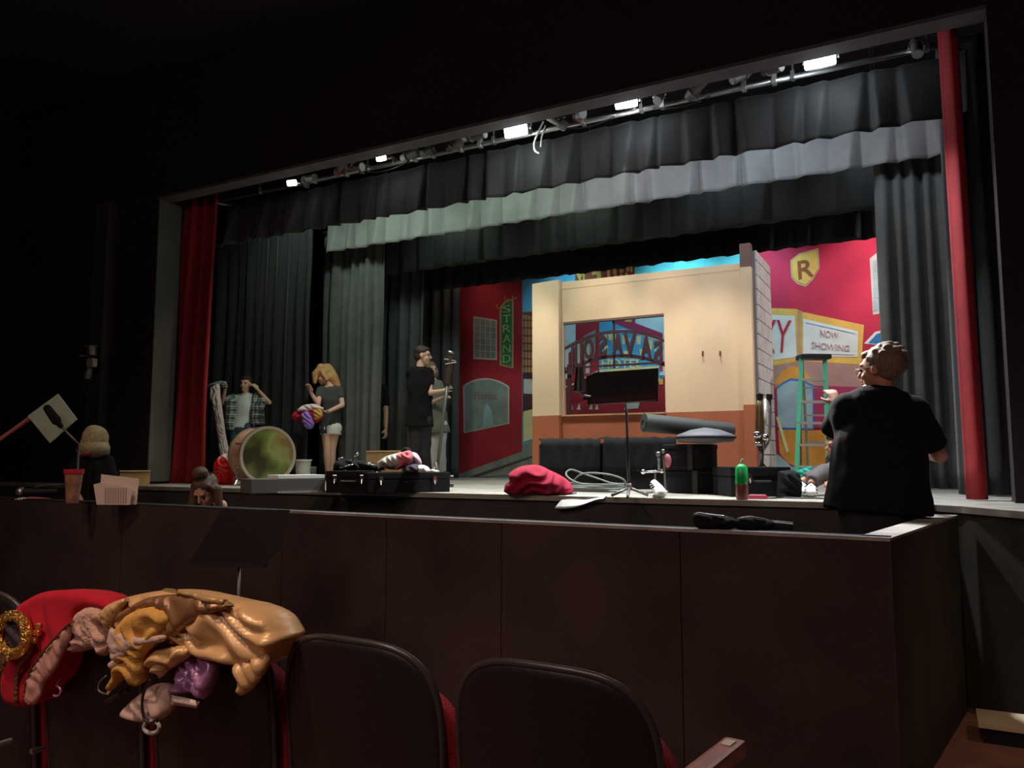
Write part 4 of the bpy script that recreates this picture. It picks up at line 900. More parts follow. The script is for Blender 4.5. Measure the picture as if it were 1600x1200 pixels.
# girl in the pit -------------------------------------------------------------
D = 6.3
J = dict(root=at_DZ(324, PZ, D), head=j(322, 768, -.06), sL=j(304, 793, .0), sR=j(347, 789, .0), eL=at_DZ(298, -.32, D), wL=at_DZ(308, -.45, D - .15), eR=at_DZ(354, -.32, D), wR=at_DZ(340, -.45, D - .15), pelvis=at_DZ(325, -.58, D + .05), hL=at_DZ(316, -.60, D + .05), hR=at_DZ(334, -.60, D + .05), kL=at_DZ(316, -.88, D), kR=at_DZ(334, -.88, D), aL=at_DZ(316, PZ + .08, D), aR=at_DZ(334, PZ + .08, D))
t, HM = person('bare-shouldered person with brown hair tied up, looking down in the pit', J, M['skin'], M['hairbrown'], 'bun', .86, .92, face=(.12, -.78, -.62), up=(0, 0, 1), headk=1.12, hairpts=[[(j(306, 765, -.08), .045), (j(302, 790, -.08), .035), (j(303, 805, -.08), .025)], [(j(338, 765, -.08), .045), (j(343, 790, -.08), .03)]],
    clothes=[('black_vest', M['c_black'], [p for p in tee(J, .86, .96, .05, .0)[1:4]], .011), ('dark_trousers', M['c_dark'], trousers(J, .86, .95, .95), .013)])
mk('scrunchie', MB().tube([HM @ V((.042 * math.cos(a), -.05 + .042 * math.sin(a), .100)) for a in [i * math.pi / 6 for i in range(12)]], .016, closed=True), M['c_black'], t, True)

# ================================================================== PROPS ON STAGE
def stand_on(px, py, z=0.0): return at_Z(px, py, z)
# bass drum
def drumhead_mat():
    m = mat('drum_head_painted_reflection', (.30, .33, .08), .16, .25, var=.1); nt = m.node_tree; b = nt.nodes['Principled BSDF']  # mottled green and bronze: reflections painted into the head's colour
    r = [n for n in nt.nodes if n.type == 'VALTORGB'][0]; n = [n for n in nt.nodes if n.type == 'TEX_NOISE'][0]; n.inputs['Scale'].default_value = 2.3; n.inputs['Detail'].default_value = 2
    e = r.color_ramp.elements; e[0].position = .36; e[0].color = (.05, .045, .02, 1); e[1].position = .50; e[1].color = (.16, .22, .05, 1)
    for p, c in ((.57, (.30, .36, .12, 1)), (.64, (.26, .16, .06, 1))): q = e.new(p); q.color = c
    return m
c = at_D(419, 712, 8.75); vr = view_rot(415) + R(22)
axis = V((math.sin(vr), -math.cos(vr), 0)); rr = .318; c.z = rr + .01; dn = axis
t = thing('bass_drum', 'bass drum with shiny head coloured with painted green-gold reflections and tan shell, standing on its rim', 'drum', (c.x, c.y, 0))
mk('shell', MB().lathe(c - dn * .34, [(rr - .02, 0), (rr - .02, .34)], dn, 40), M['drumshell'], t, 'auto')
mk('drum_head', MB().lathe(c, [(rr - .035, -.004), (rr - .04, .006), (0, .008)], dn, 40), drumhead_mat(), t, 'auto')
for o_ in (-.015, -.34): mk('hoop', MB().lathe(c + dn * o_, [(rr - .03, -.02), (rr + .002, -.02), (rr + .002, .025), (rr - .03, .025)], dn, 40, ring=True), M['hoop'], t, 'auto')
u_, v_, _ = frame(dn)
for k in range(8):
    a = 2 * math.pi * (k + .5) / 8; p = c + (u_ * math.cos(a) + v_ * math.sin(a)) * (rr + .006)
    mk('lug', MB().cyl(p - dn * .07, p - dn * .16, .012, n=8).cyl(p + dn * .01, p - dn * .10, .005, n=6), M['chrome'], t)
for sg in (-1, 1):
    x_ = dn.cross(V((0, 0, 1))) * sg; p = c - dn * .12 + x_ * rr * .80 + V((0, 0, -.16)); q = V((p.x, p.y, 0)) + x_ * .10 + dn * .10
    mk('spur', MB().cyl(p, q, .009).ell(q + V((0, 0, .012)), (.014, .014, .012)), M['chrome'], t)
# red bag
c = stand_on(347, 755); t = thing('red_bag', 'shiny red bag slumped on the stage edge beside the drum', 'bag', c)
pf('bag_body', pxD([(335, 757), (334, 735), (339, 718), (348, 711), (362, 716), (366, 735), (364, 757)], 9.0), .13, M['plast_red'], t, n=-FWD, back=.12, fold=(80, .07, .02), round_=.09, bot=.0)
pf('bag_rim', pxD([(340, 717), (350, 709), (362, 713), (367, 720), (356, 723), (346, 720)], 8.92), .03, M['pink'], t, n=-FWD, back=.03)
# buckets behind the drum
c = stand_on(473, 752); c.z = 0
t = thing('white_tub', 'white plastic tub standing behind the drum', 'tub', c); mk('tub_body', MB().lathe(c, [(.085, 0), (.10, .27), (.104, .272), (.092, .27), (.07, .02)]), M['tub'], t, 'auto'); mk('rim', MB().lathe(c, [(.100, .262), (.112, .262), (.112, .282), (.100, .282)], ring=True), M['c_white'], t, 'auto')
c = stand_on(487, 750); c.z = 0
t = thing('small_box', 'small grey-beige box beside the white tub', 'box', c); mk('box_body', MB().box(c + V((0, 0, .085)), (.12, .12, .17), rz=view_rot(487), bev=.004), M['p_offwhite'], t); mk('lid', MB().box(c + V((0, 0, .175)), (.128, .128, .016), rz=view_rot(487), bev=.003), M['c_white'], t)
# flat grey case with white sheet
a, b_ = stand_on(392, 772), stand_on(508, 769); a.z = b_.z = 0
L_ = (b_ - a).length; md = (a + b_) / 2; ang = math.atan2(b_.y - a.y, b_.x - a.x); bk = V((-math.sin(ang), math.cos(ang), 0))
t = thing('flat_case', 'low grey flat case with a bright white top, in front of the drum', 'case', md)
mk('case_body', MB().box(md + bk * .14 + V((0, 0, .06)), (L_, .28, .12), rz=ang, bev=.008), M['caseg'], t)
mk('white_top', MB().box(md + bk * .13 + V((math.cos(ang) * L_ * .17, math.sin(ang) * L_ * .17, .135)), (L_ * .64, .26, .03), rz=ang, bev=.003), mat('white_laminate', (.9, .9, .88), .35), t)
mk('edge_strip', MB().box(md - bk * .004 + V((math.cos(ang) * L_ * .15, math.sin(ang) * L_ * .15, .008)), (L_ * .62, .012, .012), rz=ang), M['alu'], t)
# long black trunks
def trunk(nm, pa, pb, h, dep, label, latches, m=M['case'], handles=False):
    a, b_ = stand_on(*pa), stand_on(*pb); a.z = b_.z = 0; L_ = (b_ - a).length; md = (a + b_) / 2; ang = math.atan2(b_.y - a.y, b_.x - a.x); ex = V((math.cos(ang), math.sin(ang), 0)); bk = V((-math.sin(ang), math.cos(ang), 0))
    t = thing(nm, label, 'case', md)
    mk('lower_shell', MB().box(md + bk * dep / 2 + V((0, 0, h * .33)), (L_, dep, h * .66), rz=ang, bev=.008), m, t)
    mk('lid', MB().box(md + bk * dep / 2 + V((0, 0, h * .835)), (L_ + .006, dep + .006, h * .32), rz=ang, bev=.008), m, t)
    for f in latches:
        p = a.lerp(b_, f) - bk * .012 + V((0, 0, h * .66)); mk('latch', MB().box(p, (.035, .012, .055), rz=ang, bev=.003).cyl(p + V((0, 0, -.01)) - bk * .008, p + V((0, 0, -.045)) - bk * .016, .008), M['chrome'], t)
    p = md + V((0, 0, h * .52)) - bk * .02; mk('handle', MB().tube([p - ex * .06, p - ex * .055 - bk * .03, p + ex * .055 - bk * .03, p + ex * .06], .008), M['blk_plastic'], t)
    if handles:
        for z in (.32, .70):
            q = b_ + bk * dep * .4 + V((0, 0, h * z)); mk('castor', MB().cyl(q, q + ex * .05, .010).cyl(q + ex * .04, q + ex * .10, .022), M['blk_plastic'], t)
    return md, ang, ex, bk
trunk('instrument_case', (509, 770), (580, 770), .185, .5, 'plain black instrument case at the left end of the row of cases', (.2, .8))
CM = trunk('instrument_case', (574, 771), (703, 768.5), .172, .45, 'long black instrument case with chrome latches and a pile of clothes on it', (.15, .80), handles=True)
t = thing('cable_tangle', 'tangle of thin black and silver stands and cable on the left black case', 'cable', stand_on(545, 765, .25))
for k, (x0, y0, x1, y1) in enumerate(((531, 731, 552, 726), (535, 735, 549, 737), (566, 724, 588, 728), (548, 720, 560, 708), (529, 716, 536, 716), (556, 736, 572, 737), (583, 739, 596, 737), (572, 723, 580, 725))):
    D_ = 6.88; mk('thin_rod', MB().cyl(at_D(x0, y0, D_), at_D(x1, y1, D_), .010), M['chrome' if k != 5 else 'steel'], t, True)
pf('black_bag', pxD([(520, 737), (524, 722), (540, 717), (560, 719), (585, 724), (600, 738)], 6.98), .10, M['nylon'], t, n=-FWD, back=.10, bot=.186)
t = thing('wooden_plank', 'brown wooden board standing behind the black cases', 'board', at_DZ(598, 0, 9.2)); mk('board', MB().prism([at_D(572, 706, 9.2), at_D(626, 705, 9.2), at_D(626, 755.4, 9.2), at_D(572, 755.4, 9.2)], (0, .03, 0)), M['wood'], t); mk('top_edge', MB().prism([at_D(572, 704.4, 9.19), at_D(626, 703.6, 9.19), at_D(626, 706, 9.19), at_D(572, 706, 9.19)], (0, .04, 0)), M['p_tan'], t)
t = thing('clothes_pile', 'heap of rose and grey-white clothes on the long black case', 'clothing', stand_on(625, 768, .235))
pf('grey_cloth', pxD([(590, 722), (603, 713), (620, 708), (632, 706), (636, 718), (632, 730), (615, 734), (600, 732), (591, 733)], 6.95), .13, M['cloth_grey'], t, n=-FWD, back=.1, fold=(30, .08, .02), bot=.173)
pf('rose_cloth', pxD([(618, 712), (630, 706), (640, 704), (646, 712), (642, 724), (628, 732), (616, 734), (624, 722)], 6.85), .08, M['cloth_pink'], t, n=-FWD, back=.07, fold=(60, .06, .015), bot=.173)
pf('lilac_cloth', pxD([(643, 706), (652, 709), (659, 722), (656, 728), (648, 722), (640, 714)], 6.9), .06, mat('pale_lilac', (.55, .42, .52), .7), t, n=-FWD, back=.05, bot=.173)
pf('navy_cloth', pxD([(634, 728), (650, 725), (662, 731), (656, 741), (634, 740)], 6.78), .07, M['navy'], t, n=-FWD, back=.05, bot=.173)
pf('black_hat', pxD([(625, 706), (632, 699), (640, 700), (644, 706), (636, 708)], 6.95), .05, M['nylon'], t, n=-FWD, back=.05)
t = thing('white_lace_cloth', 'small crumpled white cloth at the right end of the clothes heap', 'clothing', stand_on(658, 768, .235)); pf('cloth', pxD([(650, 729), (658, 726), (668, 729), (672, 736), (663, 741), (652, 738)], 6.75), .06, M['c_white'], t, n=-FWD, back=.04, fold=(20, .03, .018), bot=.173); pf('fold', pxD([(668, 736), (676, 733), (688, 737), (680, 741), (670, 741)], 6.75), .03, M['cloth_grey'], t, n=-FWD, back=.03, bot=.173)
# crimson sweater
pf('crimson_sweater', pxD([(787, 768), (790, 756), (796, 752), (794, 742), (806, 732), (822, 727), (842, 727), (858, 734), (880, 745), (893, 757), (895, 770), (880, 776), (864, 773), (858, 781), (838, 776), (812, 775), (798, 774)], 6.35), .17, M['maroon'], None, n=-FWD, back=.15, fold=(120, .10, .024), round_=.12, bot=.003, cell=.013, label='crumpled crimson sweater lying on the edge of the stage', cat='clothing')
# coiled cable
t = thing('coiled_cable', 'loose coil of grey-green cable beside the crimson sweater', 'cable', stand_on(925, 774)); cc = stand_on(925, 770) + V((0, .10, 0))
for k in range(6):
    rnd = random.Random(k + 40); pts = []
    for i in range(28):
        a = 2 * math.pi * i / 28; r1 = .17 + .05 * rnd.random() * 0 + .012 * k; hh = .012 + .012 * k + max(0, math.sin(a + k)) * (.12 if k in (3, 5) else .02)
        pts.append(cc + V((math.cos(a) * r1 * 1.25 + .03 * math.sin(3 * a + k), math.sin(a) * r1 * .55, hh)))
    mk('cable_loop', MB().tube(pts, .008, n=6, closed=True), M['cable'], t, True)
pts = catmull([stand_on(900, 772) + V((0, 0, .01)), stand_on(885, 773) + V((0, 0, .01)), stand_on(878, 768) + V((0, 0, .05)), stand_on(873, 764) + V((0, 0, .10)), stand_on(877, 758) + V((0, .02, .12))], 5); mk('cable_tail', MB().tube(pts, .007, n=6), M['cable'], t, True)
# white paper hanging over edge
a0 = [stand_on(x, 773.5) for x in (872, 950)]; p_ = []
bm = bmesh.new(); rows = []
for jx in range(13):
    f = jx / 12; row = []
    e = at_D(870 + 80 * f, 774, 6.05); e.z = .004; e.y = 5.655
    for iy in range(9):
        g_ = iy / 8
        if g_ < .3: p = e + V((0, .12 * (1 - g_ / .3), 0))
        else:
            h_ = (g_ - .3) / .7; hang = .085 + .03 * math.sin(f * 5 + .4) - .04 * f; p = e + V((-.06 * h_ * (1 - f), -.012 - .06 * h_, -hang * h_ + .01 * math.sin(f * 7)))
        row.append(bm.verts.new(p))
    rows.append(row)
for ra, rb in zip(rows, rows[1:]):
    for i in range(8): bm.faces.new((ra[i], ra[i + 1], rb[i + 1], rb[i]))
o = mk('paper_sheet', bm, M['whitetop'], None, True, label='white sheet of paper curling over the stage edge', cat='paper'); o.modifiers.new('s', 'SOLIDIFY').thickness = .002
# music stand on stage
c = at_DZ(984, 0, 5.95)
t = thing('music_stand', 'black music stand on the stage with a clip lamp at its left end', 'music stand', c); D_ = 5.95
mk('pole', MB().cyl(at_D(983, 768, D_), at_D(978, 622, D_), .0095), M['blk_plastic'], t, True)
mk('tripod_base', MB().tube([at_D(983, 762, D_), at_DZ(955, .015, D_ - .05)], .011).tube([at_D(983, 762, D_), at_DZ(1012, .015, D_ - .02)], .011).tube([at_D(983, 762, D_), at_DZ(980, .015, D_ - .28)], .011).cyl(at_D(983, 766, D_), at_D(983, 755, D_), .018), M['greymet'], t, True)
desk = [(916, 588), (930, 582), (1029, 575), (1028, 627), (918, 632)]
mk('desk', MB().prism(pxD(desk, D_ - .03), FWD * .012), mat('music_desk_black', (.012, .009, .010), .45), t)
mk('desk_lip', MB().prism(pxD([(926, 623), (1026, 613), (1026, 625), (926, 632)], D_ - .10), FWD * .08), mat('music_lip_brown', (.06, .022, .022), .4), t)
mk('lamp_head', MB().cyl(at_D(906, 574, D_ - .1), at_D(905, 612, D_ - .1), .030, .044), M['blk_plastic'], t, 'auto')
mk('lamp_arm', MB().tube([at_D(904, 611, D_ - .1), at_D(912, 618, D_ - .06), at_D(922, 620, D_ - .04)], .010), M['blk_plastic'], t)
# black covered cases behind
def covered(px0, px1, ptop, D_, m, label, nm='covered_case', dep=.5, n_=3):
    a, b_ = at_DZ(px0, 0, D_), at_DZ(px1, 0, D_); zt = at_D((px0 + px1) / 2, ptop, D_).z; L_ = (b_ - a).length; md = (a + b_) / 2; ang = math.atan2(b_.y - a.y, b_.x - a.x); bk = V((-math.sin(ang), math.cos(ang), 0)); ex = V((math.cos(ang), math.sin(ang), 0))
    t = thing(nm, label, 'case', md)
    mk('case_body', MB().box(md + bk * dep / 2 + V((0, 0, zt * .46)), (L_, dep, zt * .92), rz=ang, bev=.02), m, t)
    bm = bmesh.new(); rows = []
    for i in range(31):
        f = i / 30; row = []
        for k in range(15):
            h_ = k / 14
            if h_ < .45: p = a + ex * L_ * f - bk * .018 + V((0, 0, zt * (.35 + .65 * h_ / .45)))
            else: p = a + ex * L_ * f + bk * (dep + .02) * ((h_ - .45) / .55) + V((0, 0, zt + .012))
            p = p + V((0, 0, .014 * noise.noise(V((f * 9, h_ * 4, px0))))) - bk * (.012 + .018 * noise.noise(V((f * 14, h_ * 3, 5)))) * (h_ < .45); row.append(bm.verts.new(p))
        rows.append(row)
    for ra, rb in zip(rows, rows[1:]):
        for q in range(14): bm.faces.new((ra[q], ra[q + 1], rb[q + 1], rb[q]))
    mk('cloth_cover', bm, M['nylon'], t, True).modifiers.new('s', 'SOLIDIFY').thickness = .004
covered(845, 938, 687, 7.6, M['case'], 'long cloth-covered black case, left half of the row before the window')
covered(943, 1056, 685, 7.5, M['case'], 'long cloth-covered black case, right half of the row before the window')
# round drum cases
def roundcase(px, D_, r, z0, h, label, m=M['nylon'], bulge=.0):
    c = at_DZ(px, z0, D_); t = thing('drum_case', label, 'drum case', c)
    mk('case_body', MB().lathe(c, [(r * .96, 0), (r, .02), (r + bulge, h * .5), (r, h * .80), (r * .98, h * .82)], n=32), m, t, 'auto'); mk('lid', MB().lathe(c + V((0, 0, h * .82)), [(r * 1.02, 0), (r * 1.03, h * .02), (r * 1.02, h * .15), (r * .95, h * .18)], n=32), m, t, 'auto'); mk('strap', MB().box(c + V((0, 0, h * .5)), (.04, 2 * r + .03, h * .99), rz=view_rot(px)), M['blk_plastic'], t)
roundcase(1085, 6.75, .235, .0, .19, 'lower round black drum case in the stack, standing on the stage')
roundcase(1078, 6.75, .225, .192, .215, 'upper round black drum case in the stack, under the cymbal bag')
c = at_DZ(1103, .425, 6.55); t = thing('cymbal_bag', 'flat grey-black cymbal bag under the rolled tube', 'bag', c)
mk('bag_body', MB().lathe(c, [(.05, -.015), (.22, 0), (.243, .035), (.225, .06), (.12, .10), (.01, .118)], n=36), M['greynylon'], t, True); mk('piping', MB().tube([c + V((.243 * math.cos(a), .243 * math.sin(a), .036)) for a in [i * math.pi / 16 for i in range(32)]], .008, n=6, closed=True), M['nylon'], t, True)
t = thing('rolled_tube', 'thick rolled dark grey mat lying across the top of the drum cases', 'roll', at_D(1075, 670, 6.5)); a, b_ = at_D(1006, 660.5, 6.85), at_D(1143, 673, 7.05)
mk('roll', MB().cyl(a, b_, .082, .070, 28), mat('rolled_mat_grey', (.045, .045, .043), .6, bump=.15, bscale=30), t, 'auto')
dd = (a - b_).normalized(); mk('inner_roll', MB().tube([a + dd * .002 + frame(dd)[0] * (.015 + .008 * q) * math.cos(q) + frame(dd)[1] * (.015 + .008 * q) * math.sin(q) for q in [i * .45 for i in range(15)]], .004, n=5), M['black'], t)
# pedal hardware and sneaker
c = at_DZ(1032, 0, 6.3); t = thing('drum_pedal', 'chrome and black drum hardware standing before the round cases', 'hardware', c); D_ = 6.3
mk('frame', MB().cyl(at_D(1023, 760, D_), at_D(1024, 738, D_), .007).cyl(at_D(1040, 768, D_), at_D(1037, 712, D_), .008).cyl(at_D(1010, 769, D_), at_D(1044, 769, D_), .010), M['greymet'], t)
mk('crossbar', MB().cyl(at_D(1005, 737.5, D_), at_D(1037, 736, D_), .009).ell(at_D(1005, 737, D_), (.02, .02, .02)).ell(at_D(1034, 736, D_), (.018, .018, .018)), M['chrome'], t, True)
mk('clamp', MB().cyl(at_D(1026, 710, D_), at_D(1031, 709, D_), .02).ell(at_D(1036, 705, D_), (.014, .014, .018)).cyl(at_D(1030, 735, D_), at_D(1029, 712, D_), .010), M['greymet'], t, True)
mk('felt_beater', MB().ell(at_D(1043, 720, D_), (.03, .03, .055)), M['collar'], t, True)
c = at_DZ(1030, 0, 5.95); t = thing('sneaker', 'white sneaker with black stripes standing on the stage edge', 'shoe', c); P0, P1 = at_D(1022, 758, 6.1), at_D(1034, 772, 5.85); P1.z = .035
mk('upper', bake_remesh(MB().ecap(P0, (.033, .045), P0.lerp(P1, .6), (.042, .042), (1, .5, 0)).ecap(P0.lerp(P1, .6), (.042, .042), P1, (.042, .03), (1, .5, 0)), .008, 2), M['c_white'], t, True)
for f in (.1, .3, .5): q = P0.lerp(P1, f); mk('stripe', MB().tube([q + V((-.05, -.01, .0)), q + V((-.02, -.045, .02)), q + V((.03, -.04, .012))], .0055, n=6), M['c_black'], t)
mk('sole', MB().box(P0.lerp(P1, .6) + V((0, 0, -.045)) * 0 + V((0, 0, -.035)), (.09, .26, .014), rz=view_rot(1030), bev=.004), M['p_offwhite'], t)
# right-hand black case, papers, instrument on its stand
CMR = trunk('equipment_case', (1143, 776.5), (1236, 776), .225, .38, 'black equipment case on the right of the stage with papers on top', (.3, .9))
pf('black_bag', pxD([(1218, 736), (1240, 735), (1250, 745), (1250, 778), (1236, 782), (1216, 782)], 5.95), .08, M['nylon'], None, n=-FWD, back=.1, bot=.0, label='soft black bag leaning at the right end of the equipment case', cat='bag')
tp = .212; t = thing('paper_sheets', 'white papers lying on the equipment case by the brass instrument', 'paper', CMR[0] + V((0, 0, tp)))
for dx_, a_ in ((-.08, .3), (.06, -.2)): mk('sheet', MB().box(CMR[0] + CMR[3] * .2 + CMR[2] * dx_ + V((0, 0, tp + .002 + (.003 if dx_ > 0 else 0))), (.20, .14, .003), rz=CMR[1] + a_), M['whitetop'], t)
D_ = 6.2; c = at_D(1190, 731, D_)
t = thing('brass_instrument', 'brown and silver wind instrument upright on a stand, against the block wall', 'instrument', V((c.x, c.y, .215)))
mk('stem', MB().cyl(at_D(1190, 733, D_), at_D(1191, 702, D_), .016, .012), M['greymet'], t, True)
mk('body', MB().tube([at_D(x, y, D_) for x, y in ((1190, 705), (1188, 690), (1187, 665), (1187, 640), (1187, 622))], [.020, .042, .036, .028, .022], n=12), mat('dark_brass', (.16, .10, .05), .35, .7), t, True)
mk('side_tube', MB().tube([at_D(x, y, D_ + .02) for x, y in ((1193, 702), (1200, 692), (1203, 665), (1203, 640), (1202, 622))], .013, n=8), M['greymet'], t, True)
mk('silver_slide', MB().cyl(at_D(1195, 624, D_ - .02), at_D(1196, 690, D_ - .02), .013), M['alu'], t, True)
mk('bell_cap', MB().cyl(at_D(1187, 625, D_), at_D(1187, 616, D_), .025, .03).cyl(at_D(1202, 625, D_ + .02), at_D(1202, 616, D_ + .02), .022, .025), M['blk_plastic'], t, 'auto')
mk('keys', MB().ell(at_D(1183, 680, D_ - .05), (.03, .02, .03)).ell(at_D(1196, 684, D_ - .05), (.026, .02, .03)).ell(at_D(1184, 694, D_ - .05), (.03, .02, .02)), M['chrome'], t, True)
mk('stand_foot', MB().tube([at_D(1190, 722, D_), at_D(1183, 732, D_)], .006).tube([at_D(1190, 722, D_), at_D(1199, 732, D_)], .006), M['blk_plastic'], t)
# bottle
c = at_DZ(1158, 0, 5.60); t = thing('drink_bottle', 'green-topped plastic bottle with red-brown drink at the stage edge', 'bottle', c)
mk('lower_body', MB().lathe(c, [(.036, 0), (.042, .01), (.043, .10), (.041, .108)]), M['bottle_r'], t, 'auto'); mk('upper_body', MB().lathe(c, [(.042, .108), (.044, .12), (.042, .22), (.030, .238), (.014, .25)]), M['bottle_g'], t, 'auto'); mk('spout', MB().tube([c + V((0, 0, .245)), c + V((.002, 0, .265)), c + V((.014, 0, .285))], .008), M['p_offwhite'], t)
t = thing('red_phone_case', 'small pink-red flat case lying on the stage edge by the bottle', 'case', at_DZ(1182, 0, 5.72)); c = at_DZ(1182, .014, 5.70); mk('body', MB().box(c, (.13, .07, .024), rz=view_rot(1182), bev=.008), M['phone'], t); mk('cover', MB().box(c + V((0, 0, .014)), (.11, .055, .004), rz=view_rot(1182)), mat('pale_pink_gloss', (.8, .5, .55), .3), t)
mk('stage_cable', MB().tube(catmull([at_DZ(x, .008, d) for x, d in ((1188, 5.73), (1205, 5.66), (1222, 5.72), (1245, 5.66), (1272, 5.65), (1300, 5.55))], 6), .006, n=6), M['blk_plastic'], None, True, label='thin black cable trailing along the stage edge beside the red case', cat='cable')
# ladder
D1 = 9.0; t = thing('step_ladder', 'green fibreglass step ladder with aluminium rungs and black top', 'ladder', at_DZ(1270, 0, D1))
FL, FR, TLp, TRp = at_DZ(1242, 0, D1 - .25), at_DZ(1294, 0, D1 - .20), at_D(1252, 560, D1), at_D(1288, 560, D1)
for nm, a, b_ in (('side_rail', FL, TLp), ('side_rail', FR, TRp)):
    w_ = V((.022, 0, 0)); mk(nm, MB().prism([a - w_, a + w_, b_ + w_, b_ - w_], (0, .06, 0)), M['lgreen'], t)
RL, RR, RTL, RTR = at_DZ(1262, 0, D1 + .75), at_DZ(1307, 0, D1 + .75), at_D(1253, 562, D1 + .12), at_D(1287, 562, D1 + .12)
for a, b_ in ((RL, RTL), (RR, RTR)): w_ = V((.014, 0, 0)); mk('rear_rail', MB().prism([a - w_, a + w_, b_ + w_, b_ - w_], (0, .035, 0)), mat('ladder_rear_aluminium', (.30, .32, .26), .5, .4), t)
zt = TLp.z
for y in (592, 627.5, 661, 695.5, 729):
    z = at_D(1270, y, D1 - .1).z; f = z / zt; a = FL.lerp(TLp, f); b_ = FR.lerp(TRp, f); mk('step', MB().prism([a + V((0, -.01, -.014)), b_ + V((0, -.01, -.014)), b_ + V((0, -.01, .014)), a + V((0, -.01, .014))], (0, .08, 0)), M['alu'], t)
for f in (.12, .34, .56, .78): a = RL.lerp(RTL, f); b_ = RR.lerp(RTR, f); mk('rear_brace', MB().box((a + b_) / 2, ((b_ - a).length, .02, .02), rz=math.atan2((b_ - a).y, (b_ - a).x)), M['alu'], t)
tc = (TLp + TRp) / 2; mk('top_cap', MB().box(tc + V((0, .06, .02)), ((TRp - TLp).length + .08, .20, .055), rz=math.atan2((TRp - TLp).y, (TRp - TLp).x), bev=.01), M['blk_plastic'], t)
for f in (FL, FR): mk('foot', MB().box(f + V((0, .03, .03)), (.06, .09, .06), bev=.01), M['teal'], t)
pf('teal_cloth', pxD([(1241, 756), (1243, 738), (1252, 733), (1266, 729), (1268, 735), (1260, 746), (1256, 756.5)], 8.72), .03, M['teal'], None, n=-FWD, back=.03, cell=.008, label='small teal rubbery cloth hanging at the foot of the green ladder', cat='cloth')
bpy.data.objects['teal_cloth'].location.z = 0

# ================================================================== LEFT SIDE, PIT EDGE
t = thing('wall_fixture', 'small dark fixture with a beige label plate on the left wall pilaster', 'fixture', at_Y(142, 570, PY - .12)); Yf = PY - .24
q = at_Y(142, 575, PY - .12)
mk('bracket', MB().box(V((at_Y(142, 570, PY - .15).x, PY - .16, at_Y(142, 570, PY - .15).z)), (.05, .09, .42)), M['blk_plastic'], t)
mk('camera_body', MB().cyl(at_Y(144, 556, Yf), at_Y(143, 543, Yf), .05, .055).box(at_Y(142, 541, Yf), (.09, .1, .02)), M['greymet'], t, 'auto')
mk('label_plate', MB().box(at_Y(143.5, 567, Yf - .03), (.12, .06, .10), bev=.006), M['beige'], t)
mk('lower_arm', MB().cyl(at_Y(140, 575, Yf), at_Y(137, 588, Yf), .03, .045).ell(at_Y(136.5, 590, Yf - .03), (.04, .04, .025)), M['greymet'], t, 'auto')
mk('side_lamp', MB().ell(at_Y(127, 556, Yf), (.016, .016, .014)).cyl(at_Y(127, 556, Yf), at_Y(138, 556, Yf), .008), M['alu'], t)
# green board on stick, resting over the pit wall outside the frame
bd_ = 6.95; cs = pxD([(43, 650), (90, 615.5), (120, 655), (78, 692.5)], bd_)
t = thing('board_on_stick', 'pale green square board tilted on a red-brown stick at far left', 'sign', sum(cs, V()) / 4)
mk('board', MB().prism(cs, FWD * .015), M['board'], t); mk('stick', MB().cyl(at_D(58, 645, bd_ + .035), at_Z(-127, 777, -.04), .017), M['stick'], t, True)
t = thing('microphone_stand', 'black microphone in a foam cover on a thin boom before the green board', 'microphone', at_DZ(123, PZ, 6.72)); dm = 6.72
mk('windscreen', MB().ecap(at_D(74, 638, dm), (.032, .032), at_D(88, 657, dm), (.040, .040)).ecap(at_D(88, 657, dm), .03, at_D(95, 666, dm), .02), M['nylon'], t, True)
mk('boom', MB().cyl(at_D(94, 665, dm), at_D(123, 694, dm), .008), M['greymet'], t, True)
p = at_D(123, 694, dm); mk('pole', MB().cyl(p, V((p.x, p.y, PZ)), .010), M['blk_plastic'], t, True)
mk('tripod_base', MB().tube([V((p.x, p.y, PZ + .25)), V((p.x + .25, p.y, PZ + .01))], .01).tube([V((p.x, p.y, PZ + .25)), V((p.x - .12, p.y + .2, PZ + .01))], .01).tube([V((p.x, p.y, PZ + .25)), V((p.x - .14, p.y + .02, PZ + .01))], .01), M['blk_plastic'], t, True)
c = at_Z(113, 786, -.05); t = thing('drink_cup', 'tall brown patterned cup with a red rim on the pit wall', 'cup', c)
mk('cup_body', MB().lathe(c, [(.042, 0), (.044, .006), (.063, .222)]), M['cup'], t, 'auto'); mk('rim', MB().lathe(c, [(.062, .22), (.070, .224), (.072, .256), (.064, .256)], ring=True), M['cupred'], t, 'auto')
c = at_Z(182, 788, -.05); dpp = (at_Z(182, 788, -.05) - CP).dot(FWD); t = thing('paper_sheets', 'two upright pinkish sheets of paper on the pit wall', 'paper', c)
mk('back_sheet', MB().prism(pxD([(158, 741), (217, 748), (213, 788.5), (155, 788.5)], dpp + .03), FWD * .003), M['paper'], t)
sh_ = mk('front_sheet', MB().prism(pxD([(146, 757), (160, 753.5), (205, 762), (203, 789), (151, 788.5)], dpp - .02), FWD * .003), M['paper'], t)
for k in range(9): mk('ruled_line', MB().prism(pxD([(163 + 4 * k, 762), (165 + 4 * k, 762), (164.8 + 4 * k, 786), (162.8 + 4 * k, 786)], dpp - .025), FWD * .002), M['paperline'], sh_)
c = at_Z(205, 756, 0); t = thing('cardboard_box', 'small cardboard box on the stage edge behind the sheets of paper', 'box', c); rz = view_rot(210)
mk('box_body', MB().box(at_DZ(212, .075, 8.8), (.30, .2, .15), rz=rz, bev=.004), M['card'], t); mk('flap', MB().box(at_DZ(212, .155, 8.78), (.31, .21, .008), rz=rz), M['p_pyel'], t)
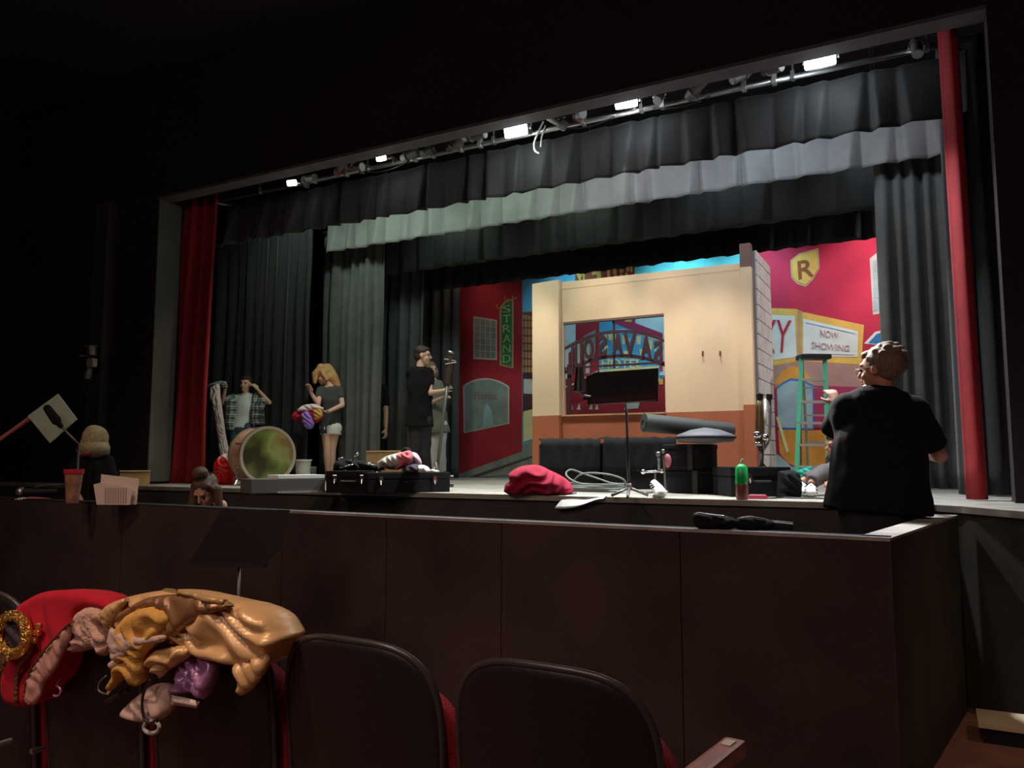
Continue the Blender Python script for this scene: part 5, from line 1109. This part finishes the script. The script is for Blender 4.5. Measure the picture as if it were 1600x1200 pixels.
c = at_Z(60, 779, -.05); t = thing('handheld_microphone', 'dark handheld microphone with a round silver grille at far left', 'microphone', c); dq = (c - CP).dot(FWD) + .12
mk('grille', MB().ell(at_D(33, 769, dq), (.045, .045, .045)), M['steel'], t, True); mk('handle', MB().cyl(at_D(36, 769, dq), at_D(92, 768, dq), .036, .028), M['blk_plastic'], t, 'auto'); mk('strap', MB().tube(catmull([at_D(55, 761, dq), at_D(70, 758, dq), at_D(96, 757.5, dq)], 4), .006), M['greymet'], t)
t = thing('folded_cloth', 'small folded pink and white cloth lying on the pit wall at far left', 'cloth', c)
pf('pink_fold', pxD([(34, 779), (48, 776), (66, 777), (80, 779), (76, 783), (50, 784)], dq - .10), .03, M['collar'], t, n=-FWD, back=.03, cell=.008, round_=.03); pf('white_corner', pxD([(22, 780), (36, 777), (44, 780), (36, 783)], dq - .12), .02, M['c_white'], t, n=-FWD, back=.02, cell=.008, round_=.02)
# orchestra stand in front of the pit wall
D_ = 4.25; t = thing('music_stand', 'large black music stand seen from behind, between the seats and the pit wall', 'music stand', at_DZ(374, PZ, D_))
mk('desk', MB().prism(pxD([(347, 795), (452, 797), (441, 850), (414, 884), (296, 879)], D_ - .05), FWD * .012), mat('pit_stand_black', (.010, .007, .009), .5), t)
mk('desk_lip', MB().prism(pxD([(296, 876), (414, 881), (412, 888), (296, 883)], D_ - .06), FWD * .07), M['blk_plastic'], t)
p = at_D(374, 880, D_); mk('pole', MB().cyl(p, V((p.x, p.y, PZ + .45)), .008), M['greymet'], t, True); mk('lower_pole', MB().cyl(V((p.x, p.y, PZ + .5)), V((p.x, p.y, PZ + .1)), .014), M['blk_plastic'], t, True)
for a in (0, 2.1, 4.2): mk('leg', MB().tube([V((p.x, p.y, PZ + .22)), V((p.x + .12 * math.cos(a), p.y + .12 * math.sin(a), PZ + .14)), V((p.x + .3 * math.cos(a), p.y + .3 * math.sin(a), PZ + .01))], .009), M['blk_plastic'], t, True)
mk('hub', MB().cyl(at_D(374, 868, D_), at_D(374, 884, D_), .022), M['blk_plastic'], t, 'auto')
# folded umbrellas on the pit wall
c = at_Z(1150, 828, -.05); du = (c - CP).dot(FWD) + .03
t = thing('folded_umbrella', 'two-part black folded umbrella lying on the pit wall left of the man', 'umbrella', c)
pf('canopy_bundle', pxD([(1082, 815), (1084, 804), (1095, 801), (1112, 802), (1130, 806), (1147, 810), (1150, 818), (1145, 826), (1120, 828), (1092, 826)], du), .045, M['nylon'], t, n=-FWD, back=.04, cell=.007, fold=(85, .03, .006), bot=-.049)
pf('canopy_bundle', pxD([(1148, 813), (1160, 807), (1180, 807), (1200, 811), (1209, 818), (1206, 829), (1180, 831), (1152, 826)], du), .045, M['nylon'], t, n=-FWD, back=.04, cell=.007, fold=(85, .03, .006), bot=-.049)
mk('rib', MB().tube([at_D(x, y, du - .05) for x, y in ((1083, 804), (1092, 801), (1106, 804), (1130, 806), (1146, 810))], .0028, n=6).tube([at_D(x, y, du - .05) for x, y in ((1152, 810), (1172, 807), (1196, 812))], .0025, n=6), M['steel'], t, True)
mk('handle', MB().cyl(at_D(1207, 821, du), at_D(1238, 824, du), .022, .020), M['blk_plastic'], t, 'auto'); mk('shaft', MB().cyl(at_D(1205, 813.5, du - .02), at_D(1239, 816.5, du - .02), .0025), M['steel'], t)

# ================================================================== SEATS
SY = 1.40; SZ = -.117; FZ = PZ + .10
def outline(hw, top, bot, n=44):
    """half-width, top z, bottom z: rounded seat back outline, clockwise"""
    pts = []
    for i in range(n):
        a = math.pi * i / (n - 1); c_, s_ = math.cos(a), math.sin(a)
        e = .58
        x = -hw * math.copysign(abs(c_) ** e, c_); z = top - .20 + .20 * abs(s_) ** (e * 1.15); pts.append((x, z))
    for k in range(1, 9):
        f = k / 8; pts.append((hw * (1 - .05 * f), top - .20 + (bot - top + .20) * f))
    for k in range(1, 8): pts.append((hw * .95 - 2 * hw * .95 * k / 8, bot))
    for k in range(9):
        f = 1 - k / 8; pts.append((-hw * (1 - .05 * f), top - .20 + (bot - top + .20) * f))
    return pts[:-1]
def dished(hw, top, bot, y0, th, curve, edge, lean=.10, puffy=0):
    o = outline(hw, top, bot); cz = (top + bot) / 2; R_ = []
    def ring(k, y, inset=0):
        r = []
        for x, z in o:
            xx = x * k * (1 - inset); zz = cz + (z - cz) * k * (1 - inset)
            r.append(V((xx, y0 + y + curve * xx * xx + lean * (top - zz) , zz)))
        return r
    ks = (.02, .3, .55, .78, .93)
    for k in ks: R_.append(ring(k, -puffy * (1 - k * k) * 0))
    R_.append(ring(1, 0, edge)); R_.append(ring(1, edge * .35)); R_.append(ring(1, th - edge * .35)); R_.append(ring(1, th, edge))
    for k in reversed(ks): R_.append(ring(k, th + puffy * (1 - k ** 4)))
    return MB().rings(R_), [v for v in ring(1, th * .3)]
def seat_proto():
    t = thing('theatre_seat', 'x', 'seat', (0, 0, 0), 0, 'theatre seats in the row ahead')
    b, _ = dished(.219, 0, -.60, 0, .022, .55, .02); mk('back_shell', b, M['seatshell'], t, True)
    _, rg = dished(.2195, .001, -.60, 0, .022, .55, .02); mk('edge_trim', MB().tube(rg, .008, n=8, closed=True), M['seatrim'], t, True)
    b, _ = dished(.236, -.085, -.55, .030, .065, .55, .02, puffy=.01); mk('back_cushion', b, M['seatred'], t, True)
    mk('seat_cushion', MB().box((0, .30, -.50), (.44, .11, .40), bev=.04), M['seatred'], t, True)
    mk('support', MB().box((.2375, .20, -.72), (.03, .09, .52)).box((.2375, .20, FZ - SZ + .02), (.05, .30, .04)), M['seatshell'], t)
    for sx in (-1, 1): mk('rear_bolt', MB().cyl((sx * .17, -.004, -.42), (sx * .17, .03, -.42), .008), M['steel'], t)
    return t
proto = seat_proto()
seats = [(-.685, 'empty black-backed seat with red cushion, rightmost in the row, beside the armrest with a plate'), (-1.158, 'empty black-backed seat between the rightmost seat and the gold satin costume'), (-1.633, 'black-backed seat with the gold satin costume draped over it'), (-2.11, 'black-backed seat with the red coat draped over it'), (-2.59, 'black-backed seat at the far left edge under the gold sequin trim')]
for i, (x, lab) in enumerate(seats):
    mt = Matrix.Translation((x, SY, SZ)) @ Matrix.Rotation(R(-1.5), 4, 'Z')
    if i == 0: proto.matrix_world = mt; o = proto
    else: o = dup(proto, mt)
    o['label'] = lab
for ch in proto.children:
    if ch.name.startswith('support'):
        q0 = Matrix.Translation((seats[0][0], SY, SZ)) @ Matrix.Rotation(R(-1.5), 4, 'Z')
        def ab(c, size, bev): return MB().box(None, size, bev=bev, mtx=q0 @ Matrix.Translation(c) @ Matrix.Rotation(R(-6.5), 4, 'Z'))
        a = mk('armrest', ab((.236, .26, -.232), (.048, .36, .035), .01), M['armwood'], proto)
        mk('number_plate', ab((.251, .395, -.213), (.022, .035, .003), .001), M['plate'], a)
        a.matrix_parent_inverse = q0.inverted()

# ------------------------------------------------------------------ costumes over the seat backs
def cz(name, px, Y, th, m, par=None, **k):
    k.setdefault('cell', .0075); k.setdefault('back', .035); k.setdefault('round_', .025); return puff(name, pxY(px, Y), th, m, par, **k)
t = thing('red_coat', 'red felt costume coat with pink lining and bronze braid draped over a seat', 'coat', at_Y(90, 1000, 1.36))
cz('coat_body', [(18, 975), (26, 955), (45, 936), (70, 925), (100, 922), (140, 926), (170, 940), (168, 952), (142, 950), (124, 960), (119, 990), (108, 1018), (98, 1046), (84, 1066), (66, 1082), (60, 1098), (42, 1104), (18, 1101), (8, 1085), (10, 1055), (20, 1020), (24, 992)], 1.36, .022, M['redcoat'], t, back=.10, fold=(15, .12, .005))
cz('lining', [(116, 966), (111, 992), (100, 1020), (87, 1046), (70, 1068), (63, 1090), (52, 1101), (41, 1098), (37, 1082), (42, 1060), (55, 1036), (76, 1010), (98, 984)], 1.332, .010, M['lining'], t, fold=(30, .03, .004), back=.012)
mk('braid', MB().tube(catmull([at_Y(x, y, 1.327) for x, y in ((52, 1000), (46, 1020), (32, 1040), (26, 1062), (25, 1098))], 6), .0065), M['braid'], t, True)
mk('braid', MB().tube(catmull([at_Y(x, y, 1.322) for x, y in ((112, 972), (98, 984), (76, 1008), (56, 1034), (42, 1060), (38, 1090), (46, 1101))], 6), .0030), M['braid'], t, True)
for (x, y) in ((61, 978), (58, 989), (53, 1000)): mk('gold_button', MB().box(at_Y(x, y, 1.325), (.021, .010, .014), bev=.003), M['sequin'], t)
t = thing('sequin_trim', 'gold sequin ring with a dark centre hanging at the left edge by the red coat', 'costume trim', at_Y(18, 990, 1.33))
rg = [at_Y(20 + 22 * math.cos(a), 992 + 30 * math.sin(a), 1.315) for a in [i * math.pi / 14 for i in range(28)]]
mk('sequin_ring', MB().tube(rg, .0155, n=10, closed=True), M['sequin'], t, True); cz('dark_centre', [(10, 972), (22, 968), (33, 985), (34, 1010), (24, 1016), (12, 1004), (7, 985)], 1.32, .006, M['navy'], t, back=.01)
rnd = random.Random(5); sb = MB()
for k in range(90):
    a = rnd.uniform(0, 6.28); rr_ = rnd.uniform(.8, 1.3); p = at_Y(20 + 22 * rr_ * math.cos(a), 992 + 30 * rr_ * math.sin(a), 1.297 + .006 * rnd.random()); n_ = V((rnd.uniform(-.6, .6), -1, rnd.uniform(-.6, .6))).normalized(); sb.cyl(p, p + n_ * .001, .0042, n=6)
o = mk('sequins', sb, M['sequin'], t); o['kind'] = 'stuff'
cz('trailing_sequins', [(0, 1018), (10, 1015), (16, 1028), (14, 1045), (4, 1052), (-4, 1040)], 1.35, .012, M['braid'], t)
t = thing('lace_piece', 'ruffled pink-beige lace piece between the red coat and the gold satin', 'clothing', at_Y(145, 985, 1.36))
cz('lace_body', [(124, 955), (140, 947), (156, 950), (165, 965), (160, 978), (172, 992), (173, 1015), (163, 1025), (154, 1012), (136, 1016), (112, 1018), (114, 992), (120, 970)], 1.355, .022, M['lace'], t, fold=(50, .035, .006), back=.05)
t = thing('gold_satin_costume', 'shiny gold satin costume draped over the third seat from the right', 'costume', at_Y(300, 980, 1.36))
cz('satin_body', [(163, 952), (185, 938), (215, 929), (260, 922), (300, 926), (345, 936), (385, 945), (415, 960), (432, 985), (440, 1000), (430, 1018), (416, 1042), (402, 1036), (366, 1040), (340, 1034), (312, 1024), (298, 1012), (280, 1010), (258, 1000), (240, 985), (215, 992), (190, 990), (168, 980), (158, 965)], 1.36, .034, M['goldsatin'], t, back=.11, fold=(62, .055, .010), round_=.03)
cz('satin_tail', [(366, 1036), (382, 1030), (404, 1024), (420, 1024), (418, 1042), (402, 1068), (388, 1082), (373, 1086), (370, 1064)], 1.345, .016, M['goldsatin'], t, fold=(10, .05, .008), back=.02)
cz('satin_cuff', [(226, 1030), (238, 1018), (262, 1012), (290, 1008), (300, 1018), (286, 1034), (262, 1048), (250, 1060), (244, 1052), (234, 1044)], 1.325, .020, M['goldsatin'], t, fold=(120, .045, .010), back=.03)
cz('bronze_band', [(178, 966), (205, 946), (240, 932), (290, 929), (340, 940), (366, 947), (338, 956), (304, 970), (280, 990), (262, 1000), (256, 988), (264, 968), (250, 952), (218, 953), (192, 974), (180, 978)], 1.322, .016, M['goldbrown'], t, fold=(35, .05, .006), back=.03)
cz('pale_edge', [(252, 923), (262, 919), (300, 925), (345, 935), (366, 945), (340, 946), (310, 938), (280, 929)], 1.318, .012, M['goldedge'], t, fold=(40, .03, .005), back=.03)
cz('rolled_collar', [(158, 962), (164, 948), (184, 938), (202, 934), (190, 950), (182, 966), (172, 980), (162, 974)], 1.318, .018, M['goldsatin'], t, fold=(60, .03, .006), back=.03)
t = thing('mustard_garment', 'crumpled mustard yellow garment hanging below the gold satin', 'clothing', at_Y(215, 1010, 1.34))
cz('yellow_body', [(190, 970), (210, 955), (240, 948), (260, 958), (263, 974), (250, 990), (238, 1008), (222, 1028), (220, 1050), (214, 1072), (204, 1068), (196, 1054), (182, 1064), (168, 1086), (170, 1068), (180, 1042), (180, 1012), (184, 986)], 1.312, .016, M['mustard'], t, fold=(70, .05, .009), back=.05)
t = thing('beige_scarf', 'pinkish beige cloth strip across the mustard garment', 'clothing', at_Y(190, 1005, 1.33))
cz('strip', [(172, 978), (182, 986), (196, 994), (225, 996), (255, 992), (256, 1002), (228, 1008), (206, 1016), (194, 1030), (182, 1036), (172, 1024), (168, 1000)], 1.298, .010, M['beigecl'], t, fold=(80, .03, .005), back=.02); cz('corner', [(168, 1040), (178, 1030), (180, 1048), (172, 1046)], 1.33, .010, M['beigecl'], t)
t = thing('lilac_satin_piece', 'shiny lilac satin piece hanging under the gold satin', 'clothing', at_Y(305, 1060, 1.35))
cz('satin', [(276, 1036), (292, 1026), (312, 1022), (330, 1030), (336, 1050), (330, 1074), (320, 1092), (310, 1088), (298, 1082), (272, 1086), (266, 1076), (280, 1056)], 1.35, .018, M['lilac'], t, fold=(40, .04, .012), back=.03)
t = thing('white_beige_garment', 'off-white garment hanging lowest of the costumes, with a dark cord', 'clothing', at_Y(230, 1100, 1.35))
cz('garment_body', [(186, 1118), (200, 1100), (222, 1082), (240, 1070), (264, 1068), (270, 1090), (268, 1110), (256, 1122), (238, 1129), (214, 1128), (196, 1124)], 1.345, .018, M['beigecl'], t, fold=(25, .045, .010), back=.03)
mk('cord', MB().tube(catmull([at_Y(x, y, 1.315) for x, y in ((236, 1062), (226, 1078), (222, 1100), (226, 1124), (236, 1130), (244, 1124))], 6), .0035), M['blk_plastic'], t, True)
cz('care_label', [(268, 1086), (290, 1090), (312, 1096), (308, 1107), (288, 1104), (268, 1101)], 1.34, .003, M['paper'], t, fold=(0, .05, .0005), smooth_outline=False, back=.004)
t = thing('hanger_ring', 'pale ring hanging at the bottom of the off-white garment', 'ring', at_Y(236, 1136, 1.34)); mk('ring', MB().tube([at_Y(237 + 12 * math.cos(a), 1136 + 10 * math.sin(a), 1.335) for a in [i * math.pi / 10 for i in range(20)]], .005, closed=True), M['p_offwhite'], t, True); mk('clip', MB().cyl(at_Y(224, 1130, 1.335), at_Y(248, 1128, 1.335), .004), M['blk_plastic'], t)
t = thing('hair_tie', 'small pink-purple ring hanging beside the red coat', 'ring', at_Y(84, 1076, 1.35)); mk('band', MB().tube([at_Y(88 + 7 * math.cos(a), 1080 + 8 * math.sin(a), 1.35) for a in [i * .35 - 1.6 for i in range(12)]], .003), M['lilac'], t, True); mk('wire', MB().cyl(at_Y(88, 1072, 1.35), at_Y(95, 1060, 1.355), .002), M['greymet'], t)
t = thing('black_hooks', 'black clothes hanger hooks below the mustard garment', 'hanger', at_Y(168, 1080, 1.35)); mk('hook', MB().tube(catmull([at_Y(x, y, 1.345) for x, y in ((166, 1056), (156, 1066), (154, 1078), (163, 1084), (172, 1082))], 5), .0025), M['greymet'], t, True); mk('bar', MB().cyl(at_Y(166, 1097, 1.345), at_Y(200, 1078, 1.345), .006), M['blk_plastic'], t)
